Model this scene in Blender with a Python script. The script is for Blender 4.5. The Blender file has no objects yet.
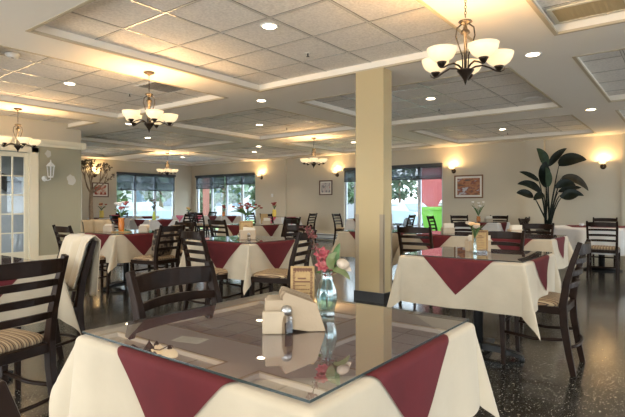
import bpy, math, random
from mathutils import Vector, Matrix
R = math.radians
PI = math.pi
scn = bpy.context.scene
col = scn.collection
rnd = random.Random(7)

# ------------------------------------------------------------------ camera
CAMH = 1.14
FPX = 494.0
YAW = R(37.5)
SN, CS = math.sin(YAW), math.cos(YAW)
cd = bpy.data.cameras.new('camera')
cam = bpy.data.objects.new('camera', cd)
col.objects.link(cam)
cam.location = (0, 0, CAMH)
cam.rotation_euler = (R(90), 0, (PI/2 - YAW) - PI/2)
# heading: view direction = (cos37.5..., sin...) in the room's X/Y
cam.rotation_euler[2] = math.atan2(SN, CS) - PI/2
cd.sensor_width = 36.0
cd.lens = 36.0 * FPX / 625.0
cd.shift_y = -3.5 / 625.0
cd.clip_start = 0.02
cd.clip_end = 300
scn.camera = cam
scn.view_settings.view_transform = 'Standard'
scn.view_settings.look = 'None'
scn.view_settings.gamma = 1
scn.view_settings.exposure = 1.6

def W(x, y, d):
    """room position of something seen at (x, y) and d metres in front"""
    a = (x - 312.5) / FPX
    return Vector((d*(CS + SN*a), d*(SN - CS*a), CAMH - (y - 205.0)*d/FPX))

# ------------------------------------------------------------------ materials
MATS = {}
def nodes_of(name):
    m = bpy.data.materials.new(name)
    m.use_nodes = True
    nt = m.node_tree
    for n in list(nt.nodes):
        nt.nodes.remove(n)
    out = nt.nodes.new('ShaderNodeOutputMaterial')
    MATS[name] = m
    return m, nt, out

def princ(name, color, rough=0.6, metal=0.0, spec=0.5, coat=0.0, sheen=0.0, noise=None, bump=None, coords='Object', trans=0.0, ior=1.45, coat_rough=0.05):
    """noise=(scale, amount, detail): mottles the colour; bump=(scale, strength)"""
    m, nt, out = nodes_of(name)
    b = nt.nodes.new('ShaderNodeBsdfPrincipled')
    b.inputs['Base Color'].default_value = (*color, 1)
    b.inputs['Roughness'].default_value = rough
    b.inputs['Metallic'].default_value = metal
    b.inputs['Specular IOR Level'].default_value = spec
    b.inputs['Coat Weight'].default_value = coat
    b.inputs['Coat Roughness'].default_value = coat_rough
    b.inputs['Sheen Weight'].default_value = sheen
    b.inputs['Transmission Weight'].default_value = trans
    b.inputs['IOR'].default_value = ior
    nt.links.new(b.outputs[0], out.inputs['Surface'])
    tc = nt.nodes.new('ShaderNodeTexCoord')
    if noise:
        n = nt.nodes.new('ShaderNodeTexNoise')
        n.inputs['Scale'].default_value = noise[0]
        n.inputs['Detail'].default_value = noise[2] if len(noise) > 2 else 4
        nt.links.new(tc.outputs[coords], n.inputs['Vector'])
        r = nt.nodes.new('ShaderNodeValToRGB')
        k = noise[1]
        r.color_ramp.elements[0].position = 0.3
        r.color_ramp.elements[1].position = 0.7
        r.color_ramp.elements[0].color = (*[c*(1-k) for c in color], 1)
        r.color_ramp.elements[1].color = (*[min(1, c*(1+k)) for c in color], 1)
        nt.links.new(n.outputs['Fac'], r.inputs[0])
        nt.links.new(r.outputs[0], b.inputs['Base Color'])
    if bump:
        n = nt.nodes.new('ShaderNodeTexNoise')
        n.inputs['Scale'].default_value = bump[0]
        n.inputs['Detail'].default_value = 5
        nt.links.new(tc.outputs[coords], n.inputs['Vector'])
        bp = nt.nodes.new('ShaderNodeBump')
        bp.inputs['Strength'].default_value = bump[1]
        bp.inputs['Distance'].default_value = 0.01
        nt.links.new(n.outputs['Fac'], bp.inputs['Height'])
        nt.links.new(bp.outputs[0], b.inputs['Normal'])
    return m

def thin_glass(name, tint, f0=.04, power=5.0, rough=0.0, sheen_lift=0.0):
    m, nt, out = nodes_of(name)
    tr = nt.nodes.new('ShaderNodeBsdfTransparent'); tr.inputs[0].default_value = (*tint, 1)
    gl = nt.nodes.new('ShaderNodeBsdfGlossy'); gl.inputs['Roughness'].default_value = rough
    lw = nt.nodes.new('ShaderNodeLayerWeight'); lw.inputs[0].default_value = .5
    pw = nt.nodes.new('ShaderNodeMath'); pw.operation = 'POWER'; pw.inputs[1].default_value = power
    ma = nt.nodes.new('ShaderNodeMath'); ma.operation = 'MULTIPLY_ADD'; ma.use_clamp = True
    ma.inputs[1].default_value = 1-f0; ma.inputs[2].default_value = f0
    mx = nt.nodes.new('ShaderNodeMixShader')
    nt.links.new(lw.outputs['Facing'], pw.inputs[0]); nt.links.new(pw.outputs[0], ma.inputs[0])
    nt.links.new(ma.outputs[0], mx.inputs[0])
    src = tr
    if sheen_lift:                      # pale pink diffuse share painted in for brighter ceiling reflection
        df = nt.nodes.new('ShaderNodeBsdfDiffuse'); df.inputs[0].default_value = (.80, .70, .70, 1)
        hz = nt.nodes.new('ShaderNodeMixShader'); hz.inputs[0].default_value = sheen_lift
        nt.links.new(tr.outputs[0], hz.inputs[1]); nt.links.new(df.outputs[0], hz.inputs[2]); src = hz
    nt.links.new(src.outputs[0], mx.inputs[1])
    nt.links.new(gl.outputs[0], mx.inputs[2])
    nt.links.new(mx.outputs[0], out.inputs['Surface'])
    return m

def emis(name, color, strength, base=(0.9, 0.85, 0.75)):
    m, nt, out = nodes_of(name)
    b = nt.nodes.new('ShaderNodeBsdfPrincipled')
    b.inputs['Base Color'].default_value = (*base, 1)
    b.inputs['Roughness'].default_value = 0.35
    b.inputs['Emission Color'].default_value = (*color, 1)
    b.inputs['Emission Strength'].default_value = strength
    nt.links.new(b.outputs[0], out.inputs['Surface'])
    return m

def stripes(name, cols, scale, axis='X', rough=0.85):
    """cols = [(pos, colour)] repeated across the cloth along one local axis"""
    m, nt, out = nodes_of(name)
    b = nt.nodes.new('ShaderNodeBsdfPrincipled'); b.inputs['Roughness'].default_value = rough
    tc = nt.nodes.new('ShaderNodeTexCoord')
    sp = nt.nodes.new('ShaderNodeSeparateXYZ')
    mu = nt.nodes.new('ShaderNodeMath'); mu.operation = 'MULTIPLY'; mu.inputs[1].default_value = scale
    fr = nt.nodes.new('ShaderNodeMath'); fr.operation = 'FRACT'
    rp = nt.nodes.new('ShaderNodeValToRGB'); rp.color_ramp.interpolation = 'CONSTANT'
    el = rp.color_ramp.elements
    el[0].position = cols[0][0]; el[0].color = (*cols[0][1], 1)
    el[1].position = cols[1][0]; el[1].color = (*cols[1][1], 1)
    for p, c in cols[2:]:
        e = el.new(p); e.color = (*c, 1)
    nt.links.new(tc.outputs['Object'], sp.inputs[0])
    nt.links.new(sp.outputs[axis], mu.inputs[0])
    nt.links.new(mu.outputs[0], fr.inputs[0])
    nt.links.new(fr.outputs[0], rp.inputs[0])
    nt.links.new(rp.outputs[0], b.inputs['Base Color'])
    nt.links.new(b.outputs[0], out.inputs['Surface'])
    return m

def blotches(name, colors, scale, rough=0.8, coords='Object', stretch=(1, 1, 1)):
    """patterned surface: a noise field cut into hard colour bands"""
    m, nt, out = nodes_of(name)
    b = nt.nodes.new('ShaderNodeBsdfPrincipled'); b.inputs['Roughness'].default_value = rough
    tc = nt.nodes.new('ShaderNodeTexCoord')
    mp = nt.nodes.new('ShaderNodeMapping'); mp.inputs['Scale'].default_value = stretch
    n = nt.nodes.new('ShaderNodeTexNoise'); n.inputs['Scale'].default_value = scale; n.inputs['Detail'].default_value = 5
    rp = nt.nodes.new('ShaderNodeValToRGB')
    el = rp.color_ramp.elements
    el[0].position = colors[0][0]; el[0].color = (*colors[0][1], 1)
    el[1].position = colors[1][0]; el[1].color = (*colors[1][1], 1)
    for p, c in colors[2:]:
        e = el.new(p); e.color = (*c, 1)
    nt.links.new(tc.outputs[coords], mp.inputs[0])
    nt.links.new(mp.outputs[0], n.inputs['Vector'])
    nt.links.new(n.outputs['Fac'], rp.inputs[0])
    nt.links.new(rp.outputs[0], b.inputs['Base Color'])
    nt.links.new(b.outputs[0], out.inputs['Surface'])
    return m

princ('wall_paint', (0.57, 0.51, 0.40), 0.8, noise=(0.8, 0.03), bump=(60, 0.08))
princ('olive_paint', (0.37, 0.345, 0.25), 0.8, noise=(0.8, 0.03), bump=(60, 0.08))
princ('column_paint', (0.48, 0.385, 0.22), 0.75, bump=(70, 0.1))
princ('corner_guard', (0.33, 0.27, 0.19), 0.5)
princ('soffit_paint', (0.84, 0.79, 0.70), 0.85, bump=(50, 0.04))
princ('ceiling_tile', (0.80, 0.77, 0.72), 0.9, noise=(45, 0.13, 6), bump=(60, 0.3))
princ('tbar', (0.62, 0.60, 0.55), 0.35, metal=0.2)
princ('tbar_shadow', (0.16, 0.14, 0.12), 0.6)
princ('coffer_trim', (0.52, 0.44, 0.31), 0.6)
princ('trim_paint', (0.78, 0.72, 0.56), 0.45)
princ('black_base', (0.015, 0.015, 0.015), 0.35)
princ('patch_plaster', (0.55, 0.54, 0.50), 0.9)
princ('white_metal', (0.72, 0.72, 0.70), 0.4)
princ('window_frame', (0.62, 0.68, 0.74), 0.4)
princ('dark_rail', (0.05, 0.055, 0.065), 0.5)
princ('cream_cloth', (0.47, 0.395, 0.29), 0.9, sheen=0.2, noise=(9, 0.04), bump=(22, 0.12))
princ('white_cloth', (0.64, 0.62, 0.60), 0.9, sheen=0.2, noise=(9, 0.04), bump=(22, 0.12))
princ('maroon_cloth', (0.10, 0.006, 0.009), 0.8, noise=(10, 0.12), bump=(30, 0.08))
princ('pink_cloth', (0.62, 0.09, 0.17), 0.8, sheen=0.2)  # overlay maroon with window light painted into it; basket's own pink too
princ('dark_wood', (0.016, 0.008, 0.005), 0.33, spec=0.13, noise=(14, 0.35))
princ('table_board', (0.25, 0.17, 0.10), 0.6)
princ('black_metal', (0.02, 0.02, 0.02), 0.35, metal=0.4)
princ('bronze', (0.055, 0.038, 0.028), 0.32, metal=0.8)
princ('brass_ring', (0.07, 0.055, 0.04), 0.42, metal=0.7)
princ('ceramic', (0.38, 0.30, 0.205), 0.3, noise=(20, 0.05))
princ('napkin_paper', (0.36, 0.275, 0.185), 0.9, bump=(90, 0.15))
princ('napkin_fold', (0.25, 0.18, 0.115), 0.9, bump=(90, 0.15))
princ('white_napkin', (0.58, 0.52, 0.42), 0.9)
princ('parchment', (0.36, 0.23, 0.095), 0.7, noise=(60, 0.12))
princ('card_print', (0.14, 0.06, 0.03), 0.7)
princ('card_stock', (0.75, 0.72, 0.62), 0.6)
princ('steel', (0.40, 0.40, 0.40), 0.38, metal=1.0)
princ('pepper', (0.05, 0.025, 0.012), 0.8, noise=(400, 0.7))
princ('jacket_tan', (0.36, 0.28, 0.18), 0.9, bump=(20, 0.3))
princ('throw_cream', (0.48, 0.40, 0.29), 0.95, sheen=0.3, bump=(30, 0.2))
princ('stem_green', (0.05, 0.12, 0.03), 0.6)
princ('leaf_green', (0.06, 0.125, 0.03), 0.45, noise=(40, 0.3))
princ('leaf_olive', (0.11, 0.13, 0.045), 0.5, noise=(40, 0.3))
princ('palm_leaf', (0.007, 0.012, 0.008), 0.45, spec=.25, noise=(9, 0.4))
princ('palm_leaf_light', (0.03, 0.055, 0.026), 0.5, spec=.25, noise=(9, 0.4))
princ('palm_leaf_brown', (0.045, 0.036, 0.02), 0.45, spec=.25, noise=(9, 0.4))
princ('petal_pink', (0.24, 0.028, 0.04), 0.6, noise=(60, 0.35))
princ('petal_salmon', (0.36, 0.09, 0.09), 0.6, noise=(60, 0.3))
princ('petal_cream', (0.46, 0.37, 0.28), 0.55, noise=(50, 0.1))
princ('petal_peach', (0.80, 0.50, 0.25), 0.6)
princ('petal_red', (0.26, 0.03, 0.025), 0.6)
princ('petal_orange', (0.38, 0.09, 0.035), 0.6)
princ('petal_white', (0.80, 0.76, 0.74), 0.6)
princ('berry', (0.13, 0.03, 0.028), 0.45, noise=(80, 0.5))
princ('twig', (0.11, 0.06, 0.04), 0.8)
princ('bark', (0.25, 0.18, 0.12), 0.85, noise=(20, 0.3), bump=(30, 0.6))
princ('dry_leaf', (0.10, 0.075, 0.045), 0.7)
princ('amber_glass', (0.52, 0.17, 0.03), 0.15, noise=(5, 0.2))
princ('yellow_glass', (0.80, 0.62, 0.12), 0.15)
princ('lime_glass', (0.55, 0.68, 0.10), 0.15)
princ('pot_dark', (0.03, 0.028, 0.026), 0.4)
princ('soil', (0.05, 0.035, 0.02), 0.9)
princ('frame_wood', (0.20, 0.10, 0.045), 0.4)
princ('frame_dark', (0.10, 0.04, 0.025), 0.4)
princ('mat_board', (0.75, 0.72, 0.64), 0.8)
princ('heater', (0.62, 0.66, 0.70), 0.4)
princ('asphalt', (0.24, 0.26, 0.28), 0.9, noise=(2, 0.1))
princ('grass', (0.17, 0.25, 0.08), 0.9, noise=(1.5, 0.25))
princ('car_paint', (0.30, 0.36, 0.40), 0.25)
princ('car_glass', (0.10, 0.14, 0.18), 0.1)
princ('tyre', (0.02, 0.02, 0.02), 0.8)
princ('red_cladding', (0.24, 0.045, 0.045), 0.7)
princ('pale_render', (0.40, 0.42, 0.43), 0.8)
princ('dumpster_green', (0.14, 0.36, 0.055), 0.5)
princ('debris_white', (0.40, 0.40, 0.40), 0.8)
princ('debris_brown', (0.30, 0.17, 0.10), 0.8)
princ('tree_leaf', (0.13, 0.19, 0.12), 0.8, noise=(3, 0.35))
princ('brick', (0.28, 0.12, 0.09), 0.9)
princ('slate_carpet', (0.06, 0.09, 0.14), 0.9)
princ('black_decor', (0.012, 0.012, 0.012), 0.7)
stripes('seat_stripe', [(0, (0.33, 0.23, 0.13)), (0.28, (0.04, 0.025, 0.018)), (0.40, (0.28, 0.18, 0.10)),
                        (0.52, (0.05, 0.03, 0.02)), (0.60, (0.42, 0.31, 0.19)), (0.88, (0.09, 0.055, 0.035))], 26)
blotches('cushion_pattern', [(0.40, (0.02, 0.015, 0.012)), (0.48, (0.10, 0.07, 0.05)), (0.55, (0.32, 0.24, 0.16))], 16)
blotches('landscape_print', [(0.36, (0.10, 0.10, 0.10)), (0.43, (0.30, 0.12, 0.06)), (0.50, (0.45, 0.22, 0.12)),
                             (0.56, (0.22, 0.07, 0.05)), (0.64, (0.55, 0.55, 0.58))], 3.2, stretch=(1, 1, 2.6))
blotches('street_print', [(0.38, (0.18, 0.20, 0.24)), (0.46, (0.42, 0.36, 0.34)), (0.55, (0.60, 0.58, 0.56)), (0.66, (0.45, 0.20, 0.18))], 9)
blotches('red_print', [(0.38, (0.25, 0.04, 0.03)), (0.48, (0.50, 0.16, 0.10)), (0.58, (0.68, 0.60, 0.52))], 8)
thin_glass('table_glass', (0.98, 0.98, 0.975), f0=.25, power=2.3, rough=0.012, sheen_lift=.11)
thin_glass('pane_glass', (0.97, 0.99, 1.0))
thin_glass('vase_glass', (0.74, 0.90, 0.92), f0=.14, power=2.0, rough=0.03)
thin_glass('shaker_glass', (0.66, 0.62, 0.58), f0=.05, power=3, rough=0.03)
princ('glass_edge', (0.035, 0.045, 0.042), 0.15)
emis('shade_lit', (1.0, 0.74, 0.42), 0.30, base=(.80, .66, .44))
emis('sconce_lit', (1.0, 0.66, 0.28), .8)
emis('downlight_lens', (1.0, 0.80, 0.55), 5)
emis('bulb', (1.0, 0.75, 0.4), 6.0)

# roller shade: woven grey screen that lets half the light through
m, nt, out = nodes_of('screen_fabric')
tr = nt.nodes.new('ShaderNodeBsdfTransparent')
df = nt.nodes.new('ShaderNodeBsdfDiffuse'); df.inputs[0].default_value = (0.05, 0.055, 0.065, 1)
tl = nt.nodes.new('ShaderNodeBsdfTranslucent'); tl.inputs[0].default_value = (0.07, 0.08, 0.095, 1)
ad = nt.nodes.new('ShaderNodeAddShader')
mx = nt.nodes.new('ShaderNodeMixShader'); mx.inputs[0].default_value = 0.62
nt.links.new(df.outputs[0], ad.inputs[0]); nt.links.new(tl.outputs[0], ad.inputs[1])
nt.links.new(tr.outputs[0], mx.inputs[1]); nt.links.new(ad.outputs[0], mx.inputs[2])
nt.links.new(mx.outputs[0], out.inputs['Surface'])

# polished dark floor with pale aggregate chips
m, nt, out = nodes_of('floor_polished')
b = nt.nodes.new('ShaderNodeBsdfPrincipled')
tc = nt.nodes.new('ShaderNodeTexCoord')
vo = nt.nodes.new('ShaderNodeTexVoronoi'); vo.inputs['Scale'].default_value = 75
rp = nt.nodes.new('ShaderNodeValToRGB')
rp.color_ramp.elements[0].position = 0.20; rp.color_ramp.elements[0].color = (0.5, 0.47, 0.40, 1)
rp.color_ramp.elements[1].position = 0.28; rp.color_ramp.elements[1].color = (0, 0, 0, 1)
n1 = nt.nodes.new('ShaderNodeTexNoise'); n1.inputs['Scale'].default_value = 1.3; n1.inputs['Detail'].default_value = 6
r1 = nt.nodes.new('ShaderNodeValToRGB')
r1.color_ramp.elements[0].position = 0.3; r1.color_ramp.elements[0].color = (0.014, 0.0135, 0.012, 1)
r1.color_ramp.elements[1].position = 0.75; r1.color_ramp.elements[1].color = (0.032, 0.030, 0.027, 1)
n2 = nt.nodes.new('ShaderNodeTexNoise'); n2.inputs['Scale'].default_value = 38; n2.inputs['Detail'].default_value = 2
r2 = nt.nodes.new('ShaderNodeValToRGB')
r2.color_ramp.elements[0].position = 0.46; r2.color_ramp.elements[0].color = (0, 0, 0, 1)
r2.color_ramp.elements[1].position = 0.54; r2.color_ramp.elements[1].color = (1, 1, 1, 1)
mm = nt.nodes.new('ShaderNodeMixRGB'); mm.blend_type = 'MULTIPLY'; mm.inputs[0].default_value = 1
aa = nt.nodes.new('ShaderNodeMixRGB'); aa.blend_type = 'ADD'; aa.inputs[0].default_value = 1
for t in (vo, n1, n2):
    nt.links.new(tc.outputs['Object'], t.inputs['Vector'])
nt.links.new(vo.outputs['Distance'], rp.inputs[0])
nt.links.new(n1.outputs['Fac'], r1.inputs[0]); nt.links.new(n2.outputs['Fac'], r2.inputs[0])
nt.links.new(rp.outputs[0], mm.inputs[1]); nt.links.new(r2.outputs[0], mm.inputs[2])
nt.links.new(r1.outputs[0], aa.inputs[1]); nt.links.new(mm.outputs[0], aa.inputs[2])
nt.links.new(aa.outputs[0], b.inputs['Base Color'])
b.inputs['Roughness'].default_value = 0.25
b.inputs['Specular IOR Level'].default_value = 0.4; b.inputs['Coat Weight'].default_value = 0.5; b.inputs['Coat Roughness'].default_value = 0.11; b.inputs['Coat IOR'].default_value = 1.5
nb = nt.nodes.new('ShaderNodeTexNoise'); nb.inputs['Scale'].default_value = 5; nb.inputs['Detail'].default_value = 3
nt.links.new(tc.outputs['Object'], nb.inputs['Vector'])
bp = nt.nodes.new('ShaderNodeBump'); bp.inputs['Strength'].default_value = 0.05; bp.inputs['Distance'].default_value = 0.02
nt.links.new(nb.outputs['Fac'], bp.inputs['Height']); nt.links.new(bp.outputs[0], b.inputs['Normal'])
nt.links.new(b.outputs[0], out.inputs['Surface'])

# ------------------------------------------------------------------ mesh builder
class MB:
    def __init__(s): s.v = []; s.f = []; s.sm = []; s.mi = []
    def add(s, vs, fs, smooth=False, mi=0):
        o = len(s.v); s.v += [tuple(v) for v in vs]
        for f in fs:
            s.f.append(tuple(i+o for i in f)); s.sm.append(smooth); s.mi.append(mi)
        return s
    def box(s, x0, x1, y0, y1, z0, z1, mat=None, mi=0):
        vs = [Vector((x, y, z)) for z in (z0, z1) for y in (y0, y1) for x in (x0, x1)]
        if mat is not None: vs = [mat @ v for v in vs]
        return s.add(vs, [(0,2,3,1),(4,5,7,6),(0,1,5,4),(2,6,7,3),(0,4,6,2),(1,3,7,5)], mi=mi)
    def beam(s, pts, ws, hs, side, smooth=False, mi=0):
        """rectangular bar along pts; width ws along 'side', height hs across"""
        pts = [Vector(p) for p in pts]; n = len(pts)
        if not hasattr(ws, '__len__'): ws = [ws]*n
        if not hasattr(hs, '__len__'): hs = [hs]*n
        side = Vector(side).normalized(); vs = []
        for i, p in enumerate(pts):
            t = (pts[min(i+1, n-1)] - pts[max(i-1, 0)]).normalized()
            sd = (side - t*side.dot(t)).normalized(); up = t.cross(sd)
            for a, b in ((-1,-1),(1,-1),(1,1),(-1,1)):
                vs.append(p + sd*a*ws[i]/2 + up*b*hs[i]/2)
        fs = [(3,2,1,0), tuple(4*(n-1)+k for k in range(4))]
        for i in range(n-1):
            for k in range(4):
                a, b = 4*i+k, 4*i+(k+1) % 4
                fs.append((a, b, b+4, a+4))
        return s.add(vs, fs, smooth, mi)
    def tube(s, pts, rs, seg=8, smooth=True, mi=0, caps=True):
        pts = [Vector(p) for p in pts]; n = len(pts)
        if not hasattr(rs, '__len__'): rs = [rs]*n
        vs = []; ref = None
        for i, p in enumerate(pts):
            t = (pts[min(i+1, n-1)] - pts[max(i-1, 0)])
            if t.length < 1e-9: t = Vector((0, 0, 1))
            t.normalize()
            if ref is None: ref = Vector((1, 0, 0)) if abs(t.x) < .8 else Vector((0, 1, 0))
            a = (ref - t*ref.dot(t)).normalized(); ref = a; b = t.cross(a)
            for k in range(seg):
                an = 2*PI*k/seg
                vs.append(p + (a*math.cos(an) + b*math.sin(an))*rs[i])
        fs = []
        for i in range(n-1):
            for k in range(seg):
                a0 = i*seg+k; b0 = i*seg+(k+1) % seg
                fs.append((a0, b0, b0+seg, a0+seg))
        if caps:
            fs.append(tuple(reversed(range(seg)))); fs.append(tuple((n-1)*seg+k for k in range(seg)))
        return s.add(vs, fs, smooth, mi)
    def lathe(s, prof, c=(0, 0, 0), seg=24, smooth=True, mi=0, flute=0, nfl=0, mat=None):
        vs = []
        for r, z in prof:
            for k in range(seg):
                an = 2*PI*k/seg
                q = r*(1 + flute*math.cos(nfl*an)) if flute else r
                v = Vector((c[0]+q*math.cos(an), c[1]+q*math.sin(an), c[2]+z))
                vs.append(mat @ v if mat is not None else v)
        fs = []
        for i in range(len(prof)-1):
            for k in range(seg):
                a = i*seg+k; b = i*seg+(k+1) % seg
                fs.append((a, b, b+seg, a+seg))
        if prof[0][0] > 1e-6: fs.append(tuple(reversed(range(seg))))
        if prof[-1][0] > 1e-6: fs.append(tuple((len(prof)-1)*seg+k for k in range(seg)))
        return s.add(vs, fs, smooth, mi)
    def ball(s, c, r, sx=1, sy=1, sz=1, seg=10, ring=7, mi=0, mat=None, jit=0):
        prof = [(max(1e-7, math.sin(PI*i/ring)), -math.cos(PI*i/ring)) for i in range(ring+1)]
        vs = []
        for rr, z in prof:
            for k in range(seg):
                an = 2*PI*k/seg
                q = r*(1 + (rnd.random()-.5)*jit)
                v = Vector((rr*math.cos(an)*sx*q, rr*math.sin(an)*sy*q, z*sz*q))
                if mat is not None: v = mat @ v
                vs.append(v + Vector(c))
        fs = []
        for i in range(ring):
            for k in range(seg):
                a = i*seg+k; b = i*seg+(k+1) % seg
                fs.append((a, b, b+seg, a+seg))
        return s.add(vs, fs, True, mi)
    def grid(s, fn, nu, nv, smooth=True, mi=0, keep=None):
        vs = [fn(i/nu, j/nv) for j in range(nv+1) for i in range(nu+1)]
        fs = []
        for j in range(nv):
            for i in range(nu):
                a = j*(nu+1)+i
                if keep and not keep((i+.5)/nu, (j+.5)/nv): continue
                fs.append((a, a+1, a+nu+2, a+nu+1))
        return s.add(vs, fs, smooth, mi)
    def prism(s, outline, z0, z1, mat=None, mi=0):
        """outline = [(x, y)] anticlockwise, extruded from z0 to z1"""
        n = len(outline)
        vs = [Vector((x, y, z)) for z in (z0, z1) for x, y in outline]
        if mat is not None: vs = [mat @ v for v in vs]
        fs = [tuple(reversed(range(n))), tuple(range(n, 2*n))]
        for i in range(n):
            j = (i+1) % n
            fs.append((i, j, j+n, i+n))
        return s.add(vs, fs, mi=mi)
    def build(s, name, mats, parent=None, bevel=0, solid=0, loc=None):
        me = bpy.data.meshes.new(name)
        me.from_pydata(s.v, [], s.f)
        me.polygons.foreach_set('use_smooth', s.sm)
        me.polygons.foreach_set('material_index', s.mi)
        for mt in (mats if isinstance(mats, (list, tuple)) else [mats]):
            me.materials.append(MATS[mt])
        me.update()
        o = bpy.data.objects.new(name, me)
        col.objects.link(o)
        if parent: o.parent = parent
        if loc is not None: o.location = loc
        if bevel:
            bm = o.modifiers.new('bevel', 'BEVEL'); bm.width = bevel; bm.segments = 2; bm.limit_method = 'ANGLE'
        if solid:
            sm = o.modifiers.new('solid', 'SOLIDIFY'); sm.thickness = solid; sm.offset = 1 if solid > 0 else -1
        return o

def tag(o, label, cat, group=None):
    o['label'] = label; o['category'] = cat
    if group: o['group'] = group
    return o
def thing(name, label, cat, loc=(0, 0, 0), rz=0, group=None):
    o = bpy.data.objects.new(name, None); col.objects.link(o)
    o.empty_display_size = .1
    o.location = loc; o.rotation_euler = (0, 0, rz)
    return tag(o, label, cat, group)
def struct(o):
    o['kind'] = 'structure'; return o
KIDS = {}
def children(o): return [c for c in bpy.data.objects if c.parent == o]
def dup(src, loc, rz=0, label=None, group=None, scale=None):
    r = src.copy(); col.objects.link(r); r.location = loc; r.rotation_euler = (0, 0, rz)
    if label: r['label'] = label
    if group: r['group'] = group
    if scale: r.scale = scale
    for ch in children(src):
        c = ch.copy(); col.objects.link(c); c.parent = r
        for g in children(ch):
            d = g.copy(); col.objects.link(d); d.parent = c
    return r

# ------------------------------------------------------------------ the room
XW, YW, HC, HT = 13.0, 16.2, 2.73, 2.83
XB, YB = -3.0, -4.2           # walls behind the camera
T = 0.12
# floor
struct(MB().box(XB-.1, XW+.1, YB-.1, YW+.1, -.1, 0).build('floor', 'floor_polished'))

def wall_x(name, x, y0, y1, openings, mat, t=T, z1=HT+.1):
    """wall in the plane X = x facing -X, with openings (ya, yb, za, zb)"""
    b = MB(); y = y0
    for ya, yb, za, zb in sorted(openings):
        b.box(x, x+t, y, ya, 0, z1)
        if za > 0: b.box(x, x+t, ya, yb, 0, za)
        b.box(x, x+t, ya, yb, zb, z1)
        y = yb
    b.box(x, x+t, y, y1, 0, z1)
    return struct(b.build(name, mat))
def wall_y(name, y, x0, x1, openings, mat, t=T, z1=HT+.1):
    b = MB(); x = x0
    for xa, xb, za, zb in sorted(openings):
        b.box(x, xa, y, y+t, 0, z1)
        if za > 0: b.box(xa, xb, y, y+t, 0, za)
        b.box(xa, xb, y, y+t, zb, z1)
        x = xb
    b.box(x, x1, y, y+t, 0, z1)
    return struct(b.build(name, mat))

WX = [(12.60, 15.92, .12, 2.27), (5.45, 8.72, .25, 2.24)]
WY = [(6.3, 8.42, .12, 2.27), (9.68, 12.18, .12, 2.27)]
wall_x('wall_right', XW, YB, YW+T, WX, 'wall_paint', t=.2)
wall_y('wall_back', YW, 5.5, XW, WY, 'wall_paint', t=.2)
wall_y('wall_front', YB-T, XB, XW, [(-1.8, 1.2, .3, 2.5), (2.0, 5.0, .3, 2.5), (5.8, 8.8, .3, 2.5), (9.4, 12.2, .3, 2.5)], 'wall_paint')  # unseen openings, added to let more daylight in
wall_x('wall_left', XB-T, YB, YW, [(-2.5, .5, .3, 2.5), (1.4, 4.4, .3, 2.5), (5.3, 8.3, .3, 2.5), (10.8, 12.4, .1, 2.5)], 'wall_paint')  # unseen openings, added for light in the room and vestibule
# shallow pilaster behind the big plant and pipe chase near the far picture
struct(MB().box(XW-.16, XW, 2.83, 3.25, 0, HC).build('trim_1', 'wall_paint'))
struct(MB().box(XW-.07, XW, 11.10, 11.17, 0, HC).build('trim_2', 'wall_paint'))
struct(MB().box(XW-.10, XW, YB, 1.22, 0, HC).build('trim_3', 'wall_paint'))
# partition with french door
DX0, DX1 = 3.50, 4.33
b = MB()
b.box(XB, 2.56, 10.3, 10.42, 0, HT+.1); b.box(2.56, DX1, 10.3, 10.42, 2.2, HT+.1); b.box(DX1, 5.34, 10.3, 10.42, 0, 2.45)
struct(b.build('wall_partition', 'olive_paint'))
struct(MB().box(DX1, 5.34, 10.3, 10.42, 2.45, HT+.1).box(5.22, 5.34, 10.42, YW+.1, 2.45, HT+.1).build('wall_bulkhead', 'wall_paint'))
struct(MB().box(XB, DX1, 10.285, 10.302, 2.38, HT).build('trim_4', 'wall_paint'))
struct(MB().box(5.22, 5.34, 10.42, YW, 0, 2.45).build('wall_vestibule', 'olive_paint'))
struct(MB().box(XB, 5.22, 12.7, 12.8, 0, HT).build('wall_vestibule_back', 'pale_render'))
struct(MB().box(XB, 5.22, 10.42, 12.7, HC, HC+.05).build('ceiling_vestibule', 'pale_render'))
struct(MB().box(XB, 5.22, 10.42, 12.7, 0.001, 0.012).build('floor_vestibule', 'slate_carpet'))
# crown moulding on the partition
b = MB()
prof = [(0, 2.31), (.025, 2.31), (.03, 2.35), (.06, 2.38), (.075, 2.42), (.075, 2.45), (0, 2.45)]
vs = [(XB, 10.285-p, z) for p, z in prof] + [(5.40, 10.285-p, z) for p, z in prof]
n = len(prof)
b.add(vs, [tuple(range(n)), tuple(reversed(range(n, 2*n)))] + [(i, i+n, (i+1) % n+n, (i+1) % n) for i in range(n)])
b.box(5.34, 5.40, 10.2, 10.5, 2.33, 2.45)
struct(b.build('trim_crown', 'trim_paint'))
struct(MB().box(4.47, 5.355, 10.275, 10.3, 0, .13).box(5.34, 5.36, 10.28, YW, 0, .13).build('baseboard_partition', 'trim_paint'))
struct(MB().box(XW-.02, XW, YB, YW, 0, .10).build('baseboard_right', 'trim_paint'))
struct(MB().box(5.5, XW, YW-.02, YW, 0, .10).build('baseboard_back', 'trim_paint'))
# door casing
b = MB(); b.box(4.33, 4.47, 10.27, 10.30, 0, 2.28).box(2.42, 4.47, 10.27, 10.30, 2.17, 2.28).box(2.42, 2.56, 10.27, 10.30, 0, 2.17)
b.box(4.30, 4.335, 10.27, 10.42, 0, 2.19)
struct(b.build('trim_door_casing', 'trim_paint', bevel=.008))
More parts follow.
